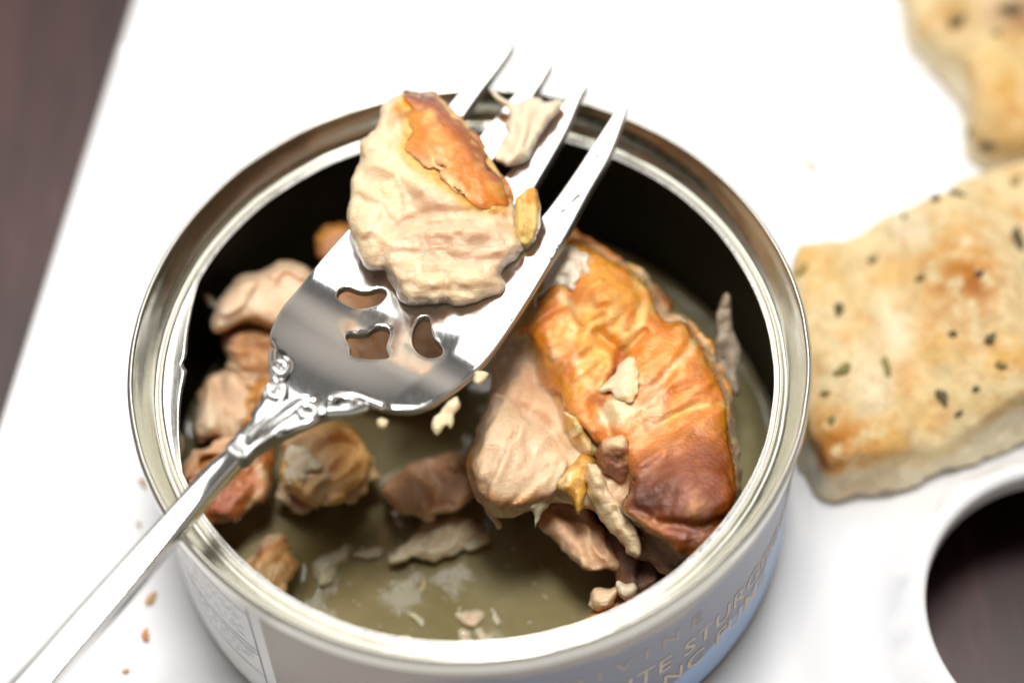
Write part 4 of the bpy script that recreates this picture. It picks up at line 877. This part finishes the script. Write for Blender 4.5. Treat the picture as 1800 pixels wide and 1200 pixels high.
for q, (pl, lb) in enumerate([([(622, 972), (640, 964), (664, 966), (672, 973), (655, 979), (632, 981)], 'slim pale fish sliver floating left of the layered white flake'),
                              ([(806, 1078), (820, 1070), (845, 1070), (849, 1088), (827, 1094), (808, 1093)], 'blunt cream flake furthest up among the four at the front'),
                              ([(848, 1062), (862, 1070), (875, 1082), (888, 1095), (889, 1104), (875, 1102), (863, 1088)], 'slanting cream flake rightmost of the four at the front'),
                              ([(803, 1108), (823, 1106), (828, 1135), (810, 1138)], 'upright cream flake leftmost of the four at the front'),
                              ([(833, 1108), (850, 1101), (868, 1113), (882, 1134), (852, 1140), (840, 1124)], 'wide cream flake nearest the front rim among the four'),
                              ([(712, 1076), (728, 1074), (738, 1086), (742, 1098), (732, 1096), (720, 1086)], 'little pale flake left of the four at the front'),
                              ([(738, 1020), (752, 1014), (752, 1045), (742, 1062), (736, 1045)], 'thin greenish fish shred standing in the mid front broth'),
                              ([(700, 1122), (716, 1112), (724, 1122), (722, 1134), (706, 1136)], 'pale fish bit against the front rim'),
                              ([(655, 880), (668, 872), (690, 898), (700, 918), (688, 918), (672, 905)], 'curved white wisp left of the blocky pink brown chunk')]):
    flake('fish_flake', pl, 0.345 if q else 0.36, 1.0, 0.055, lb, base=(0.72, 0.60, 0.42) if q != 6 else (0.5, 0.44, 0.2), feats=[('ripple', 9, 40, 0.05)], seed=40 + q, w=0.08, vox=0.022, group=FL)
flake('fish_scrap', [(553, 425), (570, 406), (595, 394), (616, 396), (618, 425), (590, 452), (562, 450)], 2.0, 0.6, 0.2, 'brown orange fish scrap in the dark behind the left fork edge', 'fish', (0.44, 0.18, 0.05), seed=55, paints=[('line', [(560, 415), (600, 398)], 14, (0.55, 0.22, 0.02), 4)], w=0.15, clip=can_clip, vox=0.03)
flake('fish_scrap', [(300, 748), (312, 742), (320, 770), (318, 800), (306, 810), (300, 780)], 1.7, 0.3, 0.06, 'pale fish scrap on the left wall beside the fork handle', 'fish', (0.45, 0.38, 0.28), seed=56, w=0.06)

flake('fish_flake', [(318, 838), (330, 806), (356, 786), (390, 772), (418, 768), (402, 792), (366, 812), (346, 836), (330, 862)], 1.35, 0.6, 0.10, 'pink torn flake between the left wall and the fork handle', 'fish flake', (0.80, 0.46, 0.25), [('flakes', 3, 120, 0.10)], seed=61, clip=can_clip, en=0.14)
flake('fish_scrap', [(452, 690), (470, 676), (486, 690), (480, 726), (462, 752), (440, 770), (436, 748), (448, 720)], 1.5, 0.5, 0.12, 'amber skin strip hanging beside the fork neck at left', 'fish', (0.74, 0.26, 0.01), [('ripple', 6, 80, 0.08)], [('noise', (4, 4, 4), 0.05, .4, (0.84, 0.55, 0.25), .6)], seed=62, mat=M_skin, clip=can_clip, en=0.12)
flake('fish_flake', [(596, 832), (625, 812), (652, 800), (664, 822), (650, 850), (628, 872), (604, 884), (590, 868)], 0.98, 0.8, 0.14, 'tan frayed flake leaning against the orange tan chunk on its right', 'fish flake', (0.82, 0.54, 0.28), [('flakes', 3, 60, 0.14)], seed=63, Tb=0.5, clip=can_clip, en=0.14)
flake('fish_flake', [(484, 852), (500, 846), (520, 866), (548, 884), (560, 896), (536, 900), (506, 888), (488, 872)], 0.8, 0.8, 0.10, 'pale torn flake at the foot of the orange tan chunk', 'fish flake', (0.84, 0.60, 0.36), [('flakes', 3, 20, 0.10)], seed=64, Tb=0.3, clip=can_clip, en=0.14)
flake('fish_flake', [(404, 636), (430, 622), (470, 640), (486, 660), (470, 676), (440, 668), (412, 660)], 1.45, 0.6, 0.12, 'pinkish torn flake wedged between the two left upper chunks', 'fish flake', (0.80, 0.52, 0.32), [('flakes', 3, 40, 0.12)], seed=65, clip=can_clip, en=0.14)

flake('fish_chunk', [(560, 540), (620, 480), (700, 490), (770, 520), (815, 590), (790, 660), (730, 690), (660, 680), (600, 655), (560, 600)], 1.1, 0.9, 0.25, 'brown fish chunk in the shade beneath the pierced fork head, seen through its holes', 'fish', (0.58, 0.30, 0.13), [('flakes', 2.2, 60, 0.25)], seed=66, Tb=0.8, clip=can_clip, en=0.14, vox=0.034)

# ---- broth with raised edges round the pieces
ZB = 0.34
WL = [[(497, 800), (545, 770), (625, 760), (648, 805), (640, 838), (618, 864), (590, 885), (555, 889), (520, 875), (499, 848)], [(322, 840), (400, 780), (480, 790), (484, 838), (468, 872), (442, 895), (408, 920), (375, 925), (350, 912)],
      [(672, 848), (730, 815), (800, 800), (834, 862), (812, 892), (782, 898), (747, 908), (712, 905), (684, 891)], [(420, 1000), (450, 960), (488, 934), (514, 980), (518, 1000), (495, 1045), (467, 1032)], 
      [(942, 920), (980, 885), (1074, 950), (1092, 985), (1085, 1000), (1040, 1002), (985, 966)], [(345, 725), (430, 700), (480, 690), (432, 755), (405, 775), (352, 775)], [(850, 720), (1290, 700), (1300, 880), (1220, 990), (1092, 960), (1010, 890), (860, 885)], [(1010, 1110), (1050, 1066), (1160, 1030), (1150, 1075), (1020, 1135)]]
gx = np.arange(-4.06, 4.07, 0.045); A, B = np.meshgrid(gx, gx, indexing='ij'); Q = np.stack([A.ravel(), B.ravel()], 1); R_ = np.hypot(Q[:, 0], Q[:, 1])
ok = (R_ < 4.10); zb = np.full(len(Q), ZB)
zb += 0.10 * np.exp(-(4.055 - np.minimum(R_, 4.055)) / 0.10)
Q3 = np.concatenate([Q, np.zeros((len(Q), 1))], 1)
for w_ in WL:
    lp = smooth_poly([P(p, ZB)[:2] for p in w_], True, 0.1, 4)
    d = -sdpoly(Q + 0.08 * np.stack([fbm(Q3 * 3, 2, 1), fbm(Q3 * 3, 2, 5)], 1), lp); zb += 0.08 * np.exp(-np.maximum(d, 0) / 0.15)
zb += 0.012 * fbm(Q3 * 1.4, 2, 8)
id_ = np.full(len(Q), -1); id_[ok] = np.arange(ok.sum()); n = len(gx); id_ = id_.reshape(n, n)
q = np.stack([id_[:-1, :-1], id_[1:, :-1], id_[1:, 1:], id_[:-1, 1:]], -1).reshape(-1, 4); q = q[(q >= 0).all(1)]
o = mesh_obj('broth', np.column_stack([Q, zb])[ok], q, M_broth)
tag(o, 'cloudy olive broth pooled round the fish inside the can', 'broth')

bb_ = BVHTree.FromPolygons([Vector((x, y, z)) for x, y, z in np.column_stack([Q, zb])[ok]], q.tolist())
tag(specks('fish_specks', None, [bb_], [(420, 900), (640, 850), (860, 900), (1030, 1010), (1000, 1110), (820, 1140), (640, 1100), (470, 1020)], 46, 0.085, (0.78, 0.70, 0.50), 15, 0.0, M_crumb), 'tiny fish specks scattered over the olive broth surface', 'specks')

# ---- droplets on the right tine
for q, (px, ln, wd, ang_, lb) in enumerate([((1046, 281), 0.17, 0.075, 62, 'upper clear oil drop on the right hand fork tine'), ((1012, 352), 0.17, 0.10, 55, 'larger lower clear oil drop on the right hand fork tine'), ((990, 372), 0.08, 0.06, 40, 'tiny clear oil drop below the larger drop on the tine')]):
    c = Pf(px, fork_z); V = []; F = []
    nu, nv = 20, 10
    for i in range(nu):
        for j in range(nv):
            a = 2 * math.pi * i / nu; e = math.pi * (j + 0.5) / nv
            x, y, z = ln / 2 * math.sin(e) * math.cos(a), wd / 2 * math.sin(e) * math.sin(a), 0.016 * math.cos(e)
            wob = 1 + 0.15 * math.sin(3 * a + q) + 0.1 * math.cos(2 * a)
            u = math.radians(ang_); X = (x * math.cos(u) - y * math.sin(u)) * wob; Y = (x * math.sin(u) + y * math.cos(u)) * wob
            V.append((c[0] + X, c[1] + Y, float(fork_z(c[0] + X, c[1] + Y)) + 0.008 + z))
    F = [[i * nv + j, ((i + 1) % nu) * nv + j, ((i + 1) % nu) * nv + j + 1, i * nv + j + 1] for i in range(nu) for j in range(nv - 1)] + [[i * nv for i in range(nu)][::-1], [i * nv + nv - 1 for i in range(nu)]]
    tag(mesh_obj('oil_drop', V, F, M_drop), lb, 'drop')

# ------------------------------------------------------------------ bread
from mathutils.bvhtree import BVHTree
def make_slab(pp, ztop, vox, seed, paints, base, label, loc, inset=0.12):
    t = thing('bread_piece', loc, label, 'bread')
    lp = smooth_poly(pp, True, 0.12, 5); lo = lp.min(0) - 0.3; hi = np.minimum(lp.max(0) + 0.3, [12.5, 10.5])
    ga, gb, gh = np.arange(lo[0], hi[0], vox), np.arange(lo[1], hi[1], vox), np.arange(-0.25, 2.2, vox)
    A, B = np.meshgrid(ga, gb, indexing='ij'); Q = np.stack([A.ravel(), B.ravel()], 1)
    d = sdpoly(Q, lp); zt = ztop(Q[:, 0], Q[:, 1])
    pr = np.sqrt(np.clip(1 - (1 - np.clip(d / 0.6, 0, 1)) ** 2, 0, 1)); zt = zt - 0.42 * (1 - pr)
    D = np.maximum(np.maximum(gh[None, :] - zt[:, None], 0.0 - gh[None, :]), -d[:, None] + 0.14 * np.maximum(gh[None, :], 0)) * 0.85
    D = D.reshape(len(ga), len(gb), len(gh))
    bn = np.argwhere(np.abs(D) < 0.15); X = np.stack([ga[bn[:, 0]], gb[bn[:, 1]], gh[bn[:, 2]]], 1)
    v = D[bn[:, 0], bn[:, 1], bn[:, 2]] + 0.06 * fbm(X * 1.8, 3, seed) + 0.03 * fbm(X * 7, 2, seed)
    side = 1 - sstep(0.1, 0.5, X[:, 2] - 0.5)
    v = v + 0.05 * side * np.maximum(fbm(X * 5, 2, seed + 3), 0)
    v = np.maximum(v, 4.26 - np.hypot(X[:, 0], X[:, 1]))
    v = np.maximum(v, 0.012 - X[:, 2])
    D[bn[:, 0], bn[:, 1], bn[:, 2]] = v
    for s_ in (0, -1): D[s_], D[:, s_], D[:, :, s_] = 1, 1, 1
    V, F = surface_nets(D, np.array([lo[0], lo[1], -0.25]), vox); V = relax(V, F, 1)
    c = paint(V, base, paints, seed)
    zz_ = ztop(V[:, 0], V[:, 1]); f = (1 - sstep(-0.62, -0.34, V[:, 2] - zz_))[:, None]                      # cut crumb on the sides, crust on top
    cr = np.array((0.95, 0.85, 0.62)) * (0.94 + 0.10 * fbm(V * 6, 3, seed))[:, None]
    c = c * (1 - 0.8 * f) + cr * 0.8 * f
    br = sstep(0.10, 0.45, fbm(V * 2.2, 3, seed + 4))[:, None] * f * 0.35; c = c * (1 - br) + np.array((0.55, 0.32, 0.12)) * br
    mesh_obj('loaf', V, F, M_bread, t, col=np.clip(c, 0, 1))
    return t, BVHTree.FromPolygons([Vector(v) for v in V], F.tolist())
def g2(x, y, c, sx, sy, a, rot=0):
    ca, sa = math.cos(rot), math.sin(rot); u = (x - c[0]) * ca + (y - c[1]) * sa; v = -(x - c[0]) * sa + (y - c[1]) * ca
    return a * np.exp(-(u / sx) ** 2 - (v / sy) ** 2)
def at(px, z): return P(px, z)[:2]
b1 = [at((1461, 889), 0), at((1640, 842), 0), at((1800, 778), 0), at((2150, 650), 0), at((2150, 230), 0.7), at((1850, 266), 0.75), at((1760, 278), 0.8), at((1705, 290), 0.9), at((1664, 316), 0.95), at((1644, 350), 0.95), at((1600, 360), 0.95), at((1540, 374), 0.95), at((1490, 397), 0.95), at((1430, 418), .95), at((1380, 445), 0.9), at((1370, 600), 0.8), at((1392, 760), 0.3), at((1412, 840), 0)]
cA, cB, cV = at((1470, 560), 1.2), at((1710, 480), 1.3), at((1590, 600), 1.1)
def zb1(x, y): return 0.98 + g2(x, y, cA, 0.8, 2.2, 0.28, 0.25) + g2(x, y, cB, 0.75, 2.4, 0.66, 0.25) - g2(x, y, cV, 0.40, 2.4, 0.26, 0.2) + 0.09 * np.sin(x * 2.1 + 1.3) * np.sin(y * 1.7) - g2(x, y, at((1640, 740), 1), 0.9, .6, .06)
TO = (0.64, 0.26, 0.035); TD = (0.40, 0.125, 0.014); TL = (0.76, 0.43, 0.10)
p1 = [('noise', (0.9, 0.9, 0.9), -0.05, 0.5, TL, 0.6), ('noise', (2.5, 2.5, 2.5), 0.15, 0.5, TO, 0.45), ('toast', (1690, 480), 85, TO, 1.0), ('toast', (1705, 500), 40, TD, 0.95), ('toast', (1650, 420), 40, TL, .6), ('toast', (1480, 790), 80, TO, 1.0), ('toast', (1460, 810), 45, TD, 1.0), ('toast', (1500, 850), 30, TL, .7), ('toast', (1770, 620), 45, TL, .8), ('toast', (1790, 640), 25, TO, .7), ('toast', (1630, 600), 40, TL, .8), ('toast', (1420, 470), 45, TL, .8), ('toast', (1560, 760), 40, TL, .6),
      ('spot', (1570, 580), 45, (0.88, 0.78, 0.58), .7), ('spot', (1540, 680), 40, (0.86, 0.76, 0.55), .5), ('spot', (1600, 400), 40, (0.88, 0.78, 0.56), .7), ('noise', (8, 8, 8), 0.25, .5, TO, 0.4)]
t1, bv1 = make_slab(b1, zb1, 0.055, 61, p1, (0.82, 0.655, 0.37), 'big herbed flatbread piece with browned humps touching the can at right', (*at((1650, 600), 0), 0))
b2 = [at((1572, -80), 0), at((1580, 10), 0), at((1592, 80), 0), at((1640, 140), 0), at((1686, 195), 0), at((1694, 285), 0.0), at((1780, 300), 0.0), at((1960, 250), 0), at((2050, 60), 0), at((1900, -160), 0), at((1700, -140), 0)]
cC, cD = at((1740, 110), 1), at((1700, 0), 1)
def zb2(x, y): return 0.78 + g2(x, y, cC, 0.9, 0.9, 0.22) + 0.08 * np.sin(x * 2.7) * np.sin(y * 2.2 + 1)
p2 = [('noise', (0.9, 0.9, 0.9), -0.1, 0.4, TL, 0.8), ('spot', (1770, 160), 55, (0.72, 0.36, 0.06), 0.85), ('spot', (1680, 30), 50, (0.50, 0.26, 0.05), 0.8), ('spot', (1790, 15), 50, (0.30, 0.12, 0.05), 0.8), ('spot', (1730, 230), 40, (0.55, 0.34, 0.12), .7), ('noise', (2.5, 2.5, 2.5), 0.1, 0.5, TO, 0.5), ('spot', (1760, 100), 35, (0.80, 0.62, 0.25), .6)]
t2, bv2 = make_slab(b2, zb2, 0.06, 71, p2, (0.88, 0.70, 0.40), 'toasted bread corner with orange crust at the far right of the platter', (*at((1740, 130), 0), 0))
def herb(par, bvh, px, L, W, rot, mat):
    r_ = Vector(ray(px)).normalized(); hit, nn, _, _ = bvh.ray_cast(Vector(CAM), r_)
    if hit is None: return
    nn = nn if nn.dot(r_) < 0 else -nn
    tx = Vector((math.cos(rot), math.sin(rot), 0)); tx = (tx - nn * tx.dot(nn)).normalized(); ty = nn.cross(tx)
    V = []; F = []; m = 9
    for i in range(m):
        u = i / (m - 1); wd = W / 2 * (math.sin(math.pi * min(max(u, 0.06), 0.94)) ** 0.7) * (1 + 0.25 * math.sin(5 * u + px[0])); bend = 0.12 * W * math.sin(4 * u + px[1])
        for s_, zz_ in ((-1, 0.0), (-0.4, 0.035), (0.4, 0.035), (1, 0.0)):
            V.append(hit + tx * ((u - 0.5) * L) + ty * (s_ * wd + bend) + nn * (zz_ + 0.012))
        for s_ in (0.6, -0.6): V.append(hit + tx * ((u - 0.5) * L) + ty * (s_ * wd + bend) - nn * 0.02)
    for i in range(m - 1):
        for k in range(6): F.append([i * 6 + k, i * 6 + (k + 1) % 6, (i + 1) * 6 + (k + 1) % 6, (i + 1) * 6 + k])
    F += [[5, 4, 3, 2, 1, 0], [(m - 1) * 6 + k for k in range(6)]]
    mesh_obj('herb', [tuple(v) for v in V], F, mat, par)
for px, L, W, rot, mt in [((1494, 416), .34, .15, .6, M_herb2), ((1534, 456), .16, .12, .3, M_herb), ((1474, 545), .20, .14, 1.0, M_herb), ((1480, 650), .26, .16, .4, M_herb2), ((1619, 490), .15, .11, 0, M_herb), ((1656, 700), .26, .16, 1.9, M_herb), ((1557, 645), .30, .12, 1.5, M_herb2), ((1675, 586), .12, .10, 0, M_herb), ((1741, 594), .18, .13, .5, M_herb), ((1716, 684), .10, .09, 0, M_herb), ((1760, 642), .16, .12, 0, M_herb2), ((1790, 420), .42, .17, 1.4, M_herb), ((1645, 350), .18, .13, 1.2, M_herb), ((1682, 342), .24, .10, 2.6, M_herb),
                         ((1686, 726), .12, .09, .3, M_herb), ((1452, 692), .13, .1, 0, M_herb2), ((1462, 740), .14, .1, 1, M_herb2), ((1785, 320), .2, .12, 1, M_herb2), ((1722, 480), .14, .1, 0.4, M_herb), ((1410, 475), .2, .1, .5, M_herb2), ((1590, 320 + 60), .1, .06, 1, M_herb2)]:
    herb(t1, bv1, px, L, W, rot, mt)
for px, L, W, rot, mt in [((1684, 38), .30, .2, .8, M_herb), ((1736, 256), .24, .2, .3, M_herb), ((1776, 18), .36, .22, -.5, M_herb), ((1706, 232), .18, .14, 0, M_herb2), ((1750, 60), .15, .12, 0, M_herb2)]:
    herb(t2, bv2, px, L, W, rot, mt)

# ---- crumbs on the platter
def platz(px):
    return Pf(px, lambda x, y: float(plat_z(np.array([x]), np.array([y]))[0]))[2]
for q, (pl, lb, cb) in enumerate([([(255, 1050), (266, 1040), (274, 1040), (272, 1048), (262, 1056), (254, 1058)], 'elongated golden crumb on the platter left of the can and nearest the handle', (0.74, 0.44, 0.18)),
                                  ([(250, 1112), (254, 1100), (258, 1098), (264, 1112), (264, 1124), (256, 1130), (249, 1122)], 'teardrop shaped orange crumb on the platter, largest near the can', (0.72, 0.33, 0.08)),
                                  ([(212, 1174), (220, 1170), (227, 1174), (224, 1181), (214, 1180)], 'tiny pale orange crumb lowest at the left of the can', (0.70, 0.42, 0.18)),
                                  ([(240, 845), (248, 842), (256, 852), (254, 860), (244, 856)], 'pale crumb beside the left rim of the can', (0.66, 0.44, 0.24)),
                                  ([(238, 918), (246, 916), (250, 922), (242, 926)], 'faint small crumb left of the fork handle', (0.72, 0.55, 0.36)),
                                  ([(1418, 285), (1428, 282), (1434, 292), (1426, 298), (1418, 294)], 'lone pale crumb on the platter above the big bread', (0.78, 0.60, 0.36)),
                                  ([(1226, 262), (1232, 260), (1236, 266), (1229, 269)], 'minute yellow crumb just beyond the far right rim', (0.80, 0.66, 0.40))]):
    o = make_chunk('crumb', pl, platz(np.mean(pl, 0)) + 0.035, 1.0, 0.05, 0.035, 0.05, [], cb, [('noise', (6, 6, 6), 0, .4, tuple(0.8 * x for x in cb), .7)], ns=((9, 0.03, None),), vox=0.018, mat=M_crumb, seed=80 + q)
    tag(o, lb, 'crumb')
